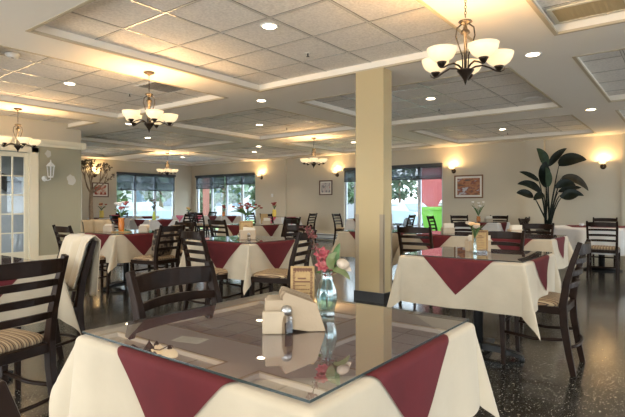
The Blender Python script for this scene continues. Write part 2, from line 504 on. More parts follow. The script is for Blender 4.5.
# french door leaves: stiles, rails, glazing bars, glass
def door_leaf(name, x0, x1):
    y0, y1 = 10.33, 10.37
    b = MB(); st = .10
    b.box(x0, x0+st, y0, y1, .01, 2.16).box(x1-st, x1, y0, y1, .01, 2.16)
    b.box(x0+st, x1-st, y0, y1, .01, .23).box(x0+st, x1-st, y0, y1, 2.07, 2.16)
    o = struct(b.build(name, 'trim_paint', bevel=.004))
    g = MB()
    for k in (1, 2):
        xx = x0+st+(x1-x0-2*st)*k/3; g.box(xx-.012, xx+.012, y0+.004, y1-.004, .23, 2.07)
    for k in range(1, 5):
        zz = .23 + (2.07-.23)*k/5; g.box(x0+st, x1-st, y0+.006, y1-.006, zz-.012, zz+.012)
    g.build('glazing_bars', 'trim_paint', o)
    MB().box(x0+st, x1-st, 10.348, 10.352, .23, 2.07).build('glass_pane', 'pane_glass', o)
    h = MB().lathe([(.0, 0), (.022, .0), (.024, .02), (.008, .025), (.008, .05), (.02, .055), (.026, .07), (.02, .088), (0, .09)], seg=14,
                   mat=Matrix.Translation((x0+.05 if x0 > 3 else x1-.05, y0, 1.0)) @ Matrix.Rotation(R(90), 4, 'X'))
    h.build('door_knob', 'brass_ring', o)
door_leaf('door_1', 3.50, 4.325); door_leaf('door_2', 2.57, 3.49)

# ---- ceiling: soffit bands around raised coffers of lay-in tiles
XC = [(-2.2, 1.25), (1.98, 5.06), (5.9, 8.86), (9.66, 12.5)]
YC = [(-3.4, -2.65), (-2.05, 1.02), (1.66, 4.83), (5.45, 8.42), (9.05, 12.0), (12.65, 15.6)]
b = MB(); y = YB
for ya, yb in YC:
    b.box(XB, XW+.1, y, ya, HC, HT); y = yb
    x = XB
    for xa, xb in XC:
        b.box(x, xa, ya, yb, HC, HT); x = xb
    b.box(x, XW+.1, ya, yb, HC, HT)
b.box(XB, XW+.1, y, YW+.1, HC, HT)
struct(b.build('ceiling', 'soffit_paint'))
b = MB()
for xa, xb in XC:
    for ya, yb in YC:
        b.box(xa-.04, xb+.04, ya-.04, yb+.04, HT+.001, HT+.03)
struct(b.build('ceiling_panels', 'ceiling_tile'))
struct(MB().box(XB-.1, XW+.2, YB-.1, YW+.2, HT+.05, HT+.15).build('ceiling_slab', 'soffit_paint'))
# slim moulding round each coffer
b = MB()
for xa, xb in XC:
    for ya, yb in YC:
        w = .035
        b.box(xa, xb, ya, ya+w, HC-.004, HC+.018).box(xa, xb, yb-w, yb, HC-.004, HC+.018)
        b.box(xa, xa+w, ya+w, yb-w, HC-.004, HC+.018).box(xb-w, xb, ya+w, yb-w, HC-.004, HC+.018)
struct(b.build('trim_coffer', 'coffer_trim'))
g1 = MB(); g2 = MB()
for xa, xb in XC:
    for ya, yb in YC:
        x = xa + .06
        for k in range(1, 8):
            x = xa + .04 + .64*k
            if x < xb-.12:
                g1.box(x-.011, x+.011, ya, yb, HT-.004, HT+.002)
                g2.box(x+.011, x+.017, ya, yb, HT-.001, HT+.001).box(x-.017, x-.011, ya, yb, HT-.001, HT+.001)  # dark strips along each bar, shade painted in
        for k in range(1, 8):
            y = ya + .06 + .65*k
            if y < yb-.12:
                g1.box(xa, xb, y-.011, y+.011, HT-.0035, HT+.002)
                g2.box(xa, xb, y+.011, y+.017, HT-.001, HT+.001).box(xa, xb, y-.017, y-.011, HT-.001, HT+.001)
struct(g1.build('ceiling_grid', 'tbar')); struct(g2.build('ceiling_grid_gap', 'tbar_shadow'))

# ---- column
b = MB().box(5.02, 5.22, 2.82, 3.20, 0, HC)
o = struct(b.build('wall_column', 'column_paint', bevel=.004))
struct(MB().box(5.005, 5.235, 2.805, 3.215, 0, .12).build('baseboard_column', 'black_base'))
b = MB()
for (xx, yy) in ((5.02, 2.82), (5.22, 2.82), (5.02, 3.20), (5.22, 3.20)):
    sx = 1 if xx < 5.1 else -1; sy = 1 if yy < 3 else -1
    b.box(min(xx-sx*.004, xx+sx*.028), max(xx-sx*.004, xx+sx*.028), min(yy-sy*.004, yy), max(yy-sy*.004, yy), .12, 1.03)
    b.box(min(xx-sx*.004, xx), max(xx-sx*.004, xx), min(yy-sy*.004, yy+sy*.05), max(yy-sy*.004, yy+sy*.05), .12, 1.03)
struct(b.build('trim_corner_guard', 'corner_guard'))

# ---- windows
def window_x(name, x, ya, yb, za, zb, mull, dark=False, blind=None):
    """frame in an X = const wall; mull = interior mullion positions"""
    f = .05; xa, xb_ = x+.07, x+.13
    b = MB()
    b.box(xa, xb_, ya, ya+f, za, zb).box(xa, xb_, yb-f, yb, za, zb)
    b.box(xa, xb_, ya+f, yb-f, za, za+f).box(xa, xb_, ya+f, yb-f, zb-f, zb)
    for m_ in mull: b.box(xa, xb_, m_-.045, m_+.045, za+f, zb-f)
    b.box(x-.01, x+.2, ya, yb, za-.03, za)
    o = struct(b.build(name, 'window_frame'))
    MB().box(x+.098, x+.102, ya+f, yb-f, za+f, zb-f).build('window_pane', 'pane_glass', o)
    t = MB().box(xa-.01, xb_+.005, ya+f, yb-f, zb-.30, zb-.27); t.build('transom_bar', 'dark_rail', o)
    return o
def window_y(name, y, xa, xb, za, zb, mull):
    f = .05; ya, yb_ = y+.07, y+.13
    b = MB()
    b.box(xa, xa+f, ya, yb_, za, zb).box(xb-f, xb, ya, yb_, za, zb)
    b.box(xa+f, xb-f, ya, yb_, za, za+f).box(xa+f, xb-f, ya, yb_, zb-f, zb)
    for m_ in mull: b.box(m_-.045, m_+.045, ya, yb_, za+f, zb-f)
    b.box(xa, xb, y-.01, y+.2, za-.03, za)
    o = struct(b.build(name, 'window_frame'))
    MB().box(xa+f, xb-f, y+.098, y+.102, za+f, zb-f).build('window_pane', 'pane_glass', o)
    MB().box(xa+f, xb-f, ya-.01, yb_+.005, zb-.30, zb-.27).build('transom_bar', 'dark_rail', o)
    return o
window_x('window_1', XW, 12.60, 15.92, .12, 2.27, [13.35, 14.2, 15.05])
window_x('window_2', XW, 5.45, 8.72, .25, 2.24, [6.18, 8.35])
window_y('window_3', YW, 9.68, 12.18, .12, 2.27, [10.47, 11.32])
window_y('window_4', YW, 6.3, 8.42, .12, 2.27, [7.3])
n_ = 5  # from here on unseen windows, added to bring in more light
for ya, yb in ((-2.5, .5), (1.4, 4.4), (5.3, 8.3), (10.8, 12.4)):
    window_x('window_%d' % n_, XB-T-.02, ya, yb, .3 if ya < 10 else .1, 2.5, [(ya+yb)/2]); n_ += 1
for xa, xb in ((-1.8, 1.2), (2.0, 5.0), (5.8, 8.8), (9.4, 12.2)):
    window_y('window_%d' % n_, YB-T-.02, xa, xb, .3, 2.5, [(xa+xb)/2]); n_ += 1
# roller blinds: cassette, screen, hem bar
def blind(label, axis, p, a0, a1, ztop, zbot):
    mid = (a0+a1)/2
    if axis == 'x':
        t = thing('roller_blind', label, 'blind', (p, mid, ztop-.05), 0, 'roller blinds at the windows'); h = (a1-a0)/2
        MB().box(-.05, .03, -h, h, -.03, .05).build('cassette', 'dark_rail', t)
        MB().box(-.003, .003, -h+.02, h-.02, zbot-ztop+.06, -.03).build('screen', 'screen_fabric', t)
        MB().box(-.012, .012, -h+.02, h-.02, zbot-ztop+.03, zbot-ztop+.06).build('hem_bar', 'dark_rail', t)
    else:
        t = thing('roller_blind', label, 'blind', (mid, p, ztop-.05), 0, 'roller blinds at the windows'); h = (a1-a0)/2
        MB().box(-h, h, -.05, .03, -.03, .05).build('cassette', 'dark_rail', t)
        MB().box(-h+.02, h-.02, -.003, .003, zbot-ztop+.06, -.03).build('screen', 'screen_fabric', t)
        MB().box(-h+.02, h-.02, -.012, .012, zbot-ztop+.03, zbot-ztop+.06).build('hem_bar', 'dark_rail', t)
blind('grey roller blind lowered furthest, left half of the window right of the room corner', 'x', XW-.01, 14.22, 15.92, 2.32, 1.80)
blind('grey roller blind, shorter right half of the window right of the room corner', 'x', XW-.01, 12.60, 14.18, 2.32, 1.92)
blind('grey roller blind over the window with the green dumpster outside', 'x', XW-.01, 5.45, 8.72, 2.30, 1.88)
blind('grey roller blind over the left window with a parked car outside', 'y', YW-.01, 9.68, 12.18, 2.32, 1.69)
# baseboard heater under the long stretch of wall between picture and column
t = thing('baseboard_heater', 'long low white baseboard heater along the far wall left of the column', 'heater', (XW-.05, 10.6, 0))
MB().box(-.07, .03, -1.9, 1.9, .04, .22).build('housing', 'heater', t, bevel=.008)
MB().box(-.075, -.07, -1.85, 1.85, .17, .19).box(-.075, -.07, -1.85, 1.85, .06, .08).build('grille_slot', 'dark_rail', t)
# thermostat
tag(MB().box(XW-.035, XW, 11.72, 11.80, 1.42, 1.54).build('thermostat', 'white_metal', bevel=.006), 'small white thermostat box on the far wall beside the pipe chase', 'thermostat')

# ------------------------------------------------------------------ tables and cloths
ZT = 0.755
def drape(s, t, a, b_, off, ear, seed, wave=.05, r=.018):
    if hasattr(ear, 'get'): ear = ear.get((s > 0, t > 0), .25)
    else: ear = ear*(1 + .22*math.sin(seed*3.1 + (2 if s > 0 else 0) + (5 if t > 0 else 0)))
    sg, tg = (1 if s >= 0 else -1), (1 if t >= 0 else -1)
    es, et = max(abs(s)-a, 0), max(abs(t)-b_, 0)
    bx, by = max(-a, min(a, s)), max(-b_, min(b_, t))
    rho = math.hypot(es, et)
    if rho < 1e-9: return Vector((bx, by, off))
    th = math.atan2(et, es)
    sd = seed + (1 if sg > 0 else 0)*1.7 + (2 if tg > 0 else 0)*2.3       # this corner
    se = seed*1.3 + ((1 if sg > 0 else 2) if th < .78 else (3 if tg > 0 else 4))*1.9   # this edge
    e_ = ear
    al = .045 + e_*math.sin(2*th)**3
    along = by if th < .78 else bx
    al += wave*math.sin(along*9 + se*2) * (1 - abs(math.sin(2*th)))
    al += .035*math.sin(along*21 + se*5) * (1 - abs(math.sin(2*th)))
    if rho < r*PI/2: ho, dz = r*math.sin(rho/r), r*(1-math.cos(rho/r))
    else:
        L = rho - r*PI/2
        ho, dz = r + L*math.sin(al), r + L*math.cos(al)
    ho += off
    ph = th + .25*math.sin(sd*7)*math.sin(2*th)**2
    return Vector((bx + sg*ho*math.cos(ph), by + tg*ho*math.sin(ph), off - dz))

def cloth_mesh(a, b_, ov, seed, n=70, mat='cream_cloth', ear=.42, name='tablecloth', off=.003, ovt=None):
    A, B = a+ov, b_+ov
    # finer steps near the fold
    def steps(h, H):
        pts = []
        N = max(8, int((H-h)/.02))
        out_ = [h + .004*k for k in range(1, 8)]
        q = h + .03
        while q < H-.005: out_.append(q); q += .017 if n > 60 else .035
        out_.append(H)
        inn = [h*k/ (n//4) for k in range(n//4+1)]
        pos = inn + out_
        return [-x for x in reversed(pos[1:])] + pos
    S, Tt = steps(a, A), steps(b_, B)
    if ovt: Tt = [t for t in steps(b_, b_+ovt[0]) if t < 0] + [t for t in steps(b_, b_+ovt[1]) if t >= 0]
    vs = [drape(s, t, a, b_, off, ear, seed) for t in Tt for s in S]
    m_ = MB(); w = len(S)
    fs = [(j*w+i, j*w+i+1, (j+1)*w+i+1, (j+1)*w+i) for j in range(len(Tt)-1) for i in range(w-1)]
    m_.add(vs, fs, True)
    o = m_.build(name, mat)
    return o
def overlay_mesh(a, b_, D, seed, n=64, mat='maroon_cloth', off=.0075, shift=(0, 0)):
    """square cloth turned 45 degrees: |s|+|t| <= D"""
    m_ = MB()
    def fn(u, v):
        p, q = (u*2-1)*D/2, (v*2-1)*D/2
        return drape(p-q+shift[0], p+q+shift[1], a, b_, off, .42, seed)
    m_.grid(fn, n, n)
    return m_.build('table_overlay', mat)

def table_stand(label, x, y, a, b_, group=None):
    t = thing('pedestal_table', label, 'table', (x, y, 0), 0, group)
    MB().box(-a+.004, a-.004, -b_+.004, b_-.004, ZT-.03, ZT).build('tabletop', 'table_board', t)
    MB().tube([(0, 0, .06), (0, 0, ZT-.05)], .038, 14).build('pedestal_column', 'black_metal', t)
    f = MB()
    for k in range(4):
        an = k*PI/2
        f.beam([(.03*math.cos(an), .03*math.sin(an), .065), (.15*math.cos(an), .15*math.sin(an), .06), (.33*math.cos(an), .33*math.sin(an), .03)],
               [.07, .06, .045], [.05, .045, .025], (-math.sin(an), math.cos(an), 0))
        f.lathe([(.0, 0), (.02, 0), (.02, .02), (0, .02)], (.32*math.cos(an), .32*math.sin(an), 0), 10)
    f.build('cross_base', 'black_metal', t)
    MB().box(-.2, .2, -.2, .2, ZT-.05, ZT-.03).build('mounting_plate', 'black_metal', t)
    return t

def make_glass(a, b_):
    z0, z1 = .0095, .0155
    m_ = MB()
    m_.add([(-a, -b_, z1), (a, -b_, z1), (a, b_, z1), (-a, b_, z1)], [(0, 1, 2, 3)], mi=0)
    m_.add([(-a, -b_, z0), (a, -b_, z0), (a, b_, z0), (-a, b_, z0), (-a, -b_, z1), (a, -b_, z1), (a, b_, z1), (-a, b_, z1)],
           [(0, 1, 5, 4), (1, 2, 6, 5), (2, 3, 7, 6), (3, 0, 4, 7)], mi=1)
    return m_.build('glass_sheet', ['table_glass', 'glass_edge'])

def half_tile(x, y): pass
CACHE = {}
def dressed_table(where, x0, x1, y0, y1, seed, ov=.34, mat='cream_cloth', omat='maroon_cloth', D=None, glass=True, fine=False, overlay=True, ear=.28, shift=(0, 0), ovt=None):
    x, y, a, b_ = (x0+x1)/2, (y0+y1)/2, (x1-x0)/2, (y1-y0)/2
    key = (round(a, 3), round(b_, 3), ov, mat, seed % 3, fine)
    table_stand('pedestal table ' + where, x, y, a, b_, 'pedestal tables')
    cname = 'white' if mat == 'white_cloth' else 'cream'
    o = cloth_mesh(a, b_, ov, seed, n=72 if fine else 28, mat=mat, ear=ear, ovt=ovt)
    o.location = (x, y, ZT)
    tag(o, cname + ' tablecloth on the table ' + where, 'tablecloth', 'square tablecloths')
    if overlay:
        o = overlay_mesh(a, b_, D or (a+b_)/2 + .25, seed, n=110 if fine else 48, mat=omat, shift=shift)
        o.location = (x, y, ZT)
        tag(o, ('pink' if omat == 'pink_cloth' else 'maroon') + ' diamond cloth on the table ' + where, 'cloth', 'diamond overlay cloths')
    if glass:
        g = make_glass(a+.002, b_+.002); g.location = (x, y, ZT)
        tag(g, 'glass sheet on the table ' + where, 'glass sheet', 'glass table covers')
    return (x, y)
ZG = ZT + .0155

T0 = dressed_table('in the foreground', .74, 1.58, .575, 1.415, 1, ov=.24, fine=True, D=.64, ovt=(.27, .12), ear={(False, True): .45, (False, False): .2, (True, False): .24, (True, True): .2})
T1 = dressed_table('right of the column, front right', 3.38, 4.22, .87, 1.74, 2, ov=.35, fine=True, D=.68, ear={(False, True): .2, (False, False): .22, (True, False): .15, (True, True): .2})
dressed_table('behind the front right table, its right half', 5.85, 6.70, 1.22, 2.05, 4, ov=.36)
dressed_table('behind the front right table, its left half', 5.85, 6.70, 2.15, 2.98, 3, ov=.36)
dressed_table('half hidden behind the column', 5.85, 6.70, 3.20, 4.0, 5, ov=.36)
T5 = dressed_table('in the middle of the room, left of the flowers', 3.44, 4.32, 3.42, 4.36, 6, ov=.36, fine=True, D=.70, shift=(-.06, -.08), ear={(False, False): .34, (False, True): .2, (True, False): .2})
T6 = dressed_table('middle left with the amber vase', 3.42, 4.28, 5.74, 6.66, 8, ov=.36, fine=True, D=.71, shift=(-.05, -.05), ear={(False, False): .42, (False, True): .2, (True, False): .2})
T7 = dressed_table('at the left edge behind the foreground chair', .63, 1.49, 3.16, 4.02, 9, ov=.34)
T8 = dressed_table('with the orange flower spray, beyond the middle one', 6.40, 7.28, 6.25, 7.13, 10, ov=.36)
T3 = dressed_table('by the right wall under the landscape picture', 10.6, 11.45, 3.25, 4.1, 11, mat='white_cloth')
T10 = dressed_table('against the far wall with the yellow vase', 11.35, 12.2, 9.9, 10.75, 12, mat='white_cloth', omat='pink_cloth')
T11 = dressed_table('in the far corner between two windows', 11.15, 12.0, 14.1, 14.95, 13, mat='white_cloth', omat='pink_cloth')
T15 = dressed_table('in front of the window right of the corner', 11.2, 12.05, 12.4, 13.25, 14, mat='white_cloth')
T12 = dressed_table('far left under the small red picture', 7.6, 8.5, 13.4, 14.25, 15, mat='white_cloth')
T14 = dressed_table('in front of the left window', 9.3, 10.15, 14.4, 15.25, 16, mat='white_cloth')
T13 = dressed_table('far left of centre with the lime bottle', 7.3, 8.15, 10.7, 11.55, 17, mat='white_cloth')
T17 = dressed_table('in front of the dumpster window', 11.2, 12.05, 6.55, 7.4, 18, mat='white_cloth')

# round table at the right edge
RX, RY, RR = 9.95, 1.25, .78
t = thing('round_table', 'round table under a long white cloth at the right edge', 'table', (RX, RY, 0))
MB().lathe([(RR-.005, ZT-.03), (RR-.005, ZT)], seg=40, smooth=False).build('tabletop', 'table_board', t)
MB().tube([(0, 0, .03), (0, 0, ZT-.03)], .05, 14).lathe([(.32, 0), (.32, .015), (.06, .06)], seg=24).build('pedestal_base', 'black_metal', t)
m_ = MB(); prof = []
NA = 180
vs = []; rows = [(.0, 0), (.3, 0), (RR-.02, 0)] + [('r', k) for k in range(16)]
for ri, rw in enumerate(rows):
    for k in range(NA):
        an = 2*PI*k/NA
        if rw[0] == 'r':
            e = rw[1]*.028
            fold = (.035*math.sin(11*an+.6) + .02*math.sin(19*an+2) + .02*math.sin(5*an))*min(1, e/.3)
            rad = RR + .004 + min(e, .02)*.7 + e*.06 + fold; z = -max(0, e-.004)
        else: rad, z = rw[0], .003
        vs.append((rad*math.cos(an), rad*math.sin(an), z + .0005))
fs = [(i*NA+k, i*NA+(k+1) % NA, (i+1)*NA+(k+1) % NA, (i+1)*NA+k) for i in range(len(rows)-1) for k in range(NA)]
m_.add(vs, fs, True)
o = m_.build('tablecloth', 'white_cloth', loc=(RX, RY, ZT)); tag(o, 'white round tablecloth in soft folds at the right edge', 'tablecloth')
m_ = MB()
def ovr(u, v):
    p, q = (u*2-1)*.52, (v*2-1)*.52
    x, y = p, q; rr = math.hypot(x, y)
    return Vector((x, y, .009))
m_.grid(ovr, 4, 4)
o = m_.build('table_overlay', 'maroon_cloth', loc=(RX, RY, ZT)); o.rotation_euler[2] = .3
tag(o, 'maroon square overlay lying on the round table', 'cloth')

# ------------------------------------------------------------------ ladder-back chair
def make_chair():
    t = thing('ladderback_chair', 'x', 'chair')
    # rear posts run from foot to top, splayed back at both ends
    def post(sx):
        return [(sx*.195, -.265, 0), (sx*.193, -.235, .15), (sx*.190, -.208, .32), (sx*.190, -.200, .46),
                (sx*.193, -.222, .62), (sx*.197, -.262, .765), (sx*.200, -.305, .893)]
    for sx in (-1, 1):
        MB().beam(post(sx), [.030, .032, .034, .036, .033, .030, .026], [.036, .042, .048, .050, .042, .036, .030], (1, 0, 0)).build('rear_leg', 'dark_wood', t, bevel=.004)
        MB().beam([(sx*.195, .185, 0), (sx*.198, .19, .20), (sx*.20, .195, .42)], [.028, .032, .038], [.028, .032, .038], (1, 0, 0)).build('front_leg', 'dark_wood', t, bevel=.004)
    # back rails, bowed backwards
    def rail(z, yb, h, half, bow, crest=False):
        pts = []; hs = []
        for k in range(9):
            u = k/8*2-1
            pts.append((u*half, yb - bow*(1-u*u), z + (0.003*(1-u*u) if crest else .006*(1-u*u))))
            hs.append(h*(1 - (.10*u*u if crest else .12*u*u)))
        return MB().beam(pts, [.019]*9, hs, (0, 1, 0), smooth=False)
    rail(.842, -.285, .074, .199, .045, True).build('crest_rail', 'dark_wood', t, bevel=.004)
    for z, yb in ((.758, -.258), (.675, -.236), (.592, -.218)):
        rail(z, yb, .036, .194, .045).build('slat', 'dark_wood', t, bevel=.003)
    # seat frame
    fr = MB()
    fr.beam([(-.20, .20, .425), (.20, .20, .425)], .03, .05, (0, 1, 0))
    fr.beam([(-.19, -.20, .425), (.19, -.20, .425)], .03, .05, (0, 1, 0))
    for sx in (-1, 1): fr.beam([(sx*.19, -.20, .425), (sx*.205, .20, .425)], .03, .05, (1, 0, 0))
    fr.build('seat_frame', 'dark_wood', t, bevel=.004)
    # cushion: domed, rounded square, narrower at the back
    m_ = MB()
    N = 32; vs = []
    rings = [(.0, .500), (.45, .498), (.75, .492), (.9, .484), (.97, .474), (1.0, .462), (.985, .451)]
    for q, z in rings:
        for k in range(N):
            an = 2*PI*k/N
            c_, s_ = math.cos(an), math.sin(an)
            e = 2/5.0
            x = .222*(abs(c_)**e)*(1 if c_ >= 0 else -1)*q
            y = .205*(abs(s_)**e)*(1 if s_ >= 0 else -1)*q
            x *= 1 - .05*(1-(y+.21)/.42)
            vs.append((x, y + .01, z))
    fs = [(i*N+k, i*N+(k+1) % N, (i+1)*N+(k+1) % N, (i+1)*N+k) for i in range(len(rings)-1) for k in range(N)]
    fs.append(tuple((len(rings)-1)*N+k for k in range(N)))
    m_.add(vs, fs, True).build('seat', 'seat_stripe', t)
    for sx in (-1, 1):
        MB().tube([(sx*.191, -.222, .235), (sx*.20, -.02, .215), (sx*.197, .19, .235)], .0115, 8).build('side_stretcher', 'dark_wood', t)
    MB().tube([(-.197, .19, .30), (0, .195, .30), (.197, .19, .30)], .011, 8).build('front_stretcher', 'dark_wood', t)
    pts = [(math.cos(a_)*.192, -.228 - math.sin(a_)*.055, .19) for a_ in [PI*k/10 for k in range(11)]]
    MB().tube(pts, .011, 8).build('rear_stretcher', 'dark_wood', t)
    return t
chair0 = make_chair(); first = [True]
def chair(x, y, face, label, group='ladder-back chairs', s=1.0):
    rz = R(face-90)
    if first[0]:
        first[0] = False; chair0.location = (x, y, 0); chair0.rotation_euler = (0, 0, rz)
        chair0['label'] = label; chair0['group'] = group; return chair0
    return dup(chair0, (x, y, 0), rz, label, group)

chair(.945, 2.73, 101, 'dark wooden ladder-back chair with striped seat, large at the left edge')
chair(1.26, 1.36, -86, 'dark ladder-back chair pushed in behind the foreground table')
chair(.575, .965, 0, 'dark chair of which only a post shows in the bottom left corner')
towel_chair = chair(1.50, 3.50, 180, 'dark chair with a cream throw over its back, left')
chair(3.85, .89, 91, 'dark ladder-back chair with striped seat in front right, seen from its side')
chair(4.66, 1.47, 180, 'dark chair behind the front right table, only its top rail showing')
chair(5.66, 2.62, 3, 'dark ladder-back chair just right of the column, back to the viewer')
chair(3.43, 3.88, -8, 'dark ladder-back chair at the left side of the middle table')
chair(3.66, 3.22, 106, 'dark ladder-back chair at the right side of the middle table behind the flowers')
chair(4.62, 4.0, 180, 'dark chair on the far side of the middle table')
chair(3.22, 6.1, 0, 'dark chair standing close to the olive wall')
cushion_chair = chair(3.80, 5.46, 100, 'dark chair with a patterned cushion against its back, left of centre')
chair(4.42, 6.02, 182, 'dark chair behind the one with the patterned cushion')
jacket_chair = chair(4.0, 6.95, -88, 'dark chair with a tan jacket over its back, at the amber vase table')
chair(5.98, 6.42, 0, 'dark chair at the near side of the table with orange flowers')
chair(7.62, 6.6, 180, 'dark chair at the far side of the table with orange flowers')
chair(6.75, 5.95, 95, 'dark chair at the right side of the table with orange flowers')
chair(7.0, 2.68, 184, 'dark chair behind the table right of the column, crest above the cloth')
chair(7.02, 1.7, 178, 'dark chair far side of the table behind the front right table')
chair(10.75, 4.5, -85, 'dark chair seen side-on beside the dumpster window')
chair(11.55, 4.35, 215, 'dark chair left of the table under the landscape picture')
chair(11.82, 3.66, 180, 'dark chair against the wall right of the landscape picture')
chair(10.85, 3.0, 95, 'dark chair seen from the side, right of the table under the landscape picture')
chair(9.75, 2.22, -92, 'dark chair in front of the big potted plant')
chair(11.0, 1.35, 182, 'dark chair on the far side of the round table')
chair(8.95, 1.10, 3, 'dark ladder-back chair at the near side of the round table')
chair(9.15, .30, 60, 'dark chair at the right side of the round table, cut by the frame')
chair(11.6, 5.98, 95, 'dark chair right of the table in front of the dumpster window')
chair(11.75, 7.85, -88, 'dark chair seen left of the column at the bright window')
chair(11.7, 11.35, -95, 'dark chair left of the yellow vase by the far wall')
chair(11.95, 9.45, 95, 'dark chair right of the pink cloth by the far wall')
chair(10.9, 9.9, 10, 'dark chair in front of the far wall, between yellow vase and pink cloth')
chair(11.35, 13.75, -80, 'dark chair in front of the window frame right of the corner')
chair(10.8, 12.8, 5, 'dark chair beyond the orange flowers, by the window right of the corner')
chair(6.85, 11.05, 0, 'dark chair at the table with the lime bottle')
chair(8.55, 11.1, 180, 'dark chair on the far side of the table with the lime bottle')
chair(8.75, 14.6, 210, 'dark chair behind the pink basket at the far left')
chair(12.35, 14.5, 180, 'dark chair in the far corner behind the pink cloth')

# patterned cushion leaning on its chair
def padded(name, mat, w, h, th, label, cat, loc, rz, tilt, ex=3.2):
    m_ = MB(); N = 14
    def f(sgn):
        def fn(u, v):
            x, z = (u*2-1), (v*2-1)
            b_ = max(0, (1-abs(x)**ex))**.5 * max(0, (1-abs(z)**ex))**.5
            return Vector((x*w/2*(1-.04*z*z), sgn*th/2*b_, z*h/2*(1-.04*x*x) + h/2))
        return fn
    m_.grid(f(1), N, N); m_.grid(f(-1), N, N)
    m_.f = [fc if i < N*N else tuple(reversed(fc)) for i, fc in enumerate(m_.f)]
    o = m_.build(name, mat); o.location = loc; o.rotation_euler = (tilt, 0, rz)
    return tag(o, label, cat)
ca = R(100-90)
def local(c, rz, p): return Vector((c[0] + p[0]*math.cos(rz) - p[1]*math.sin(rz), c[1] + p[0]*math.sin(rz) + p[1]*math.cos(rz), p[2]))
padded('cushion', 'cushion_pattern', .36, .36, .11, 'brown and cream patterned cushion standing on the chair seat', 'cushion',
       local((3.80, 5.46), ca, (0, -.105, .49)), ca, R(10))
padded('cushion', 'cushion_pattern', .36, .36, .10, 'second patterned cushion, on the chair behind', 'cushion',
       local((4.42, 6.02), R(92), (0, -.105, .49)), R(92), R(10))

# draped throws over chair backs
def throw(name, mat, c, face, w0, w1, zt, front, back, label, cat, slip=0):
    rz = R(face-90)
    m_ = MB(); NU, NV = 20, 26
    def fn(u, v):
        x = w0 + (w1-w0)*u
        L = v*(front+back) - back           # <0 hangs behind, >0 in front
        fold = .012*math.sin(u*17 + 2) + .007*math.sin(u*31)
        if abs(L) < .03:
            an = L/.03*PI/2; y = -.300 - .045*(1-min(1, (x/.2)**2)) + .03*math.sin(an); z = zt + .03*math.cos(an) - .03
        else:
            sg = 1 if L > 0 else -1; dl = abs(L)-.03
            lean = .30*dl + .010 if sg > 0 else -.08*dl
            y = -.300 - .045*(1-min(1, (x/.2)**2)) + sg*.030 + (fold + lean if sg > 0 else -fold*1.4 - lean)*1.0
            z = zt - .03 - dl
        # far end of the cloth slips down in soft points
        z -= slip*max(0, u-.75)*4*abs(L)
        return Vector((x, y, z))
    m_.grid(fn, NU, NV)
    o = m_.build(name, mat, solid=.004); o.location = (c[0], c[1], 0); o.rotation_euler = (0, 0, rz)
    return tag(o, label, cat)
throw('throw_blanket', 'throw_cream', (1.50, 3.50), 180, -.21, .17, .925, .05+.30, .42, 'cream cloth draped over the back of the chair at the left', 'cloth')
throw('jacket', 'jacket_tan', (4.0, 6.95), -88, -.23, .23, .915, .3, .35, 'tan jacket hung over a chair back at the amber vase table', 'jacket')

# ------------------------------------------------------------------ chandeliers
def make_chandelier():
    t = thing('chandelier', 'x', 'chandelier')            # origin at the ceiling, hangs down to -0.72
    MB().lathe([(.0, -.0), (.062, 0), (.064, -.012), (.05, -.022), (.02, -.034), (.008, -.045), (0, -.045)][::-1], seg=20).build('canopy', 'bronze', t)
    ch = MB(); n = 9
    for k in range(n):
        z = -.045 - .021*k - .0
        ring = []
        for j in range(9):
            a_ = 2*PI*j/8; q = Vector((.0075*math.cos(a_), 0, .014*math.sin(a_)))
            if k % 2: q = Vector((0, q.x, q.z))
            ring.append(q + Vector((0, 0, z-.012)))
        ch.tube(ring, .0022, 5, caps=False)
    ch.build('chain', 'bronze', t)
    z0 = -.25
    bd = MB()
    bd.lathe([(0, z0), (.012, z0-.0), (.045, z0-.012), (.05, z0-.02), (.03, z0-.03), (.012, z0-.045), (.016, z0-.07), (.03, z0-.085), (.034, z0-.10),
              (.012, z0-.115), (.010, z0-.36), (.028, z0-.38)][::-1], seg=16)
    for k in range(4):   # lyre straps around the stem
        a_ = 2*PI*k/4 + .4; d = Vector((math.cos(a_), math.sin(a_), 0))
        pts = [d*.02 + Vector((0, 0, z0-.03)), d*.058 + Vector((0, 0, z0-.06)), d*.066 + Vector((0, 0, z0-.12)), d*.045 + Vector((0, 0, z0-.19)),
               d*.022 + Vector((0, 0, z0-.26)), d*.018 + Vector((0, 0, z0-.36))]
        bd.tube(pts, .0055, 6)
    bd.build('stem', 'brass_ring', t)
    MB().lathe([(.0, z0-.475), (.004, z0-.47), (.012, z0-.44), (.035, z0-.405), (.058, z0-.375), (.062, z0-.368), (.03, z0-.36), (0, z0-.358)], seg=18).build('finial', 'bronze', t)
    for k in range(5):
        a_ = 2*PI*k/5 + .25; d = Vector((math.cos(a_), math.sin(a_), 0))
        zz = z0-.365
        pts = []
        for (r_, h_) in ((.03, 0), (.07, .022), (.12, .030), (.17, .012), (.215, -.012), (.245, -.018), (.268, -.008), (.278, .012)):
            pts.append(d*r_ + Vector((0, 0, zz + h_)))
        arm = MB().tube(pts, [.007, .007, .007, .0065, .006, .005, .004, .003], 7)
        ao = arm.build('arm', 'bronze', t)
        c = d*.235
        MB().lathe([(.0, zz-.012), (.012, zz-.012), (.03, zz+.012), (.034, zz+.022), (.01, zz+.026)], (c.x, c.y, 0), 16).build('cup', 'bronze', ao)
        MB().lathe([(.022, zz+.022), (.050, zz+.030), (.076, zz+.050), (.094, zz+.080), (.102, zz+.115), (.098, zz+.115), (.089, zz+.080), (.070, zz+.052), (.02, zz+.032)],
                   (c.x, c.y, 0), 24).build('lamp_shade', 'shade_lit', ao)
    return t
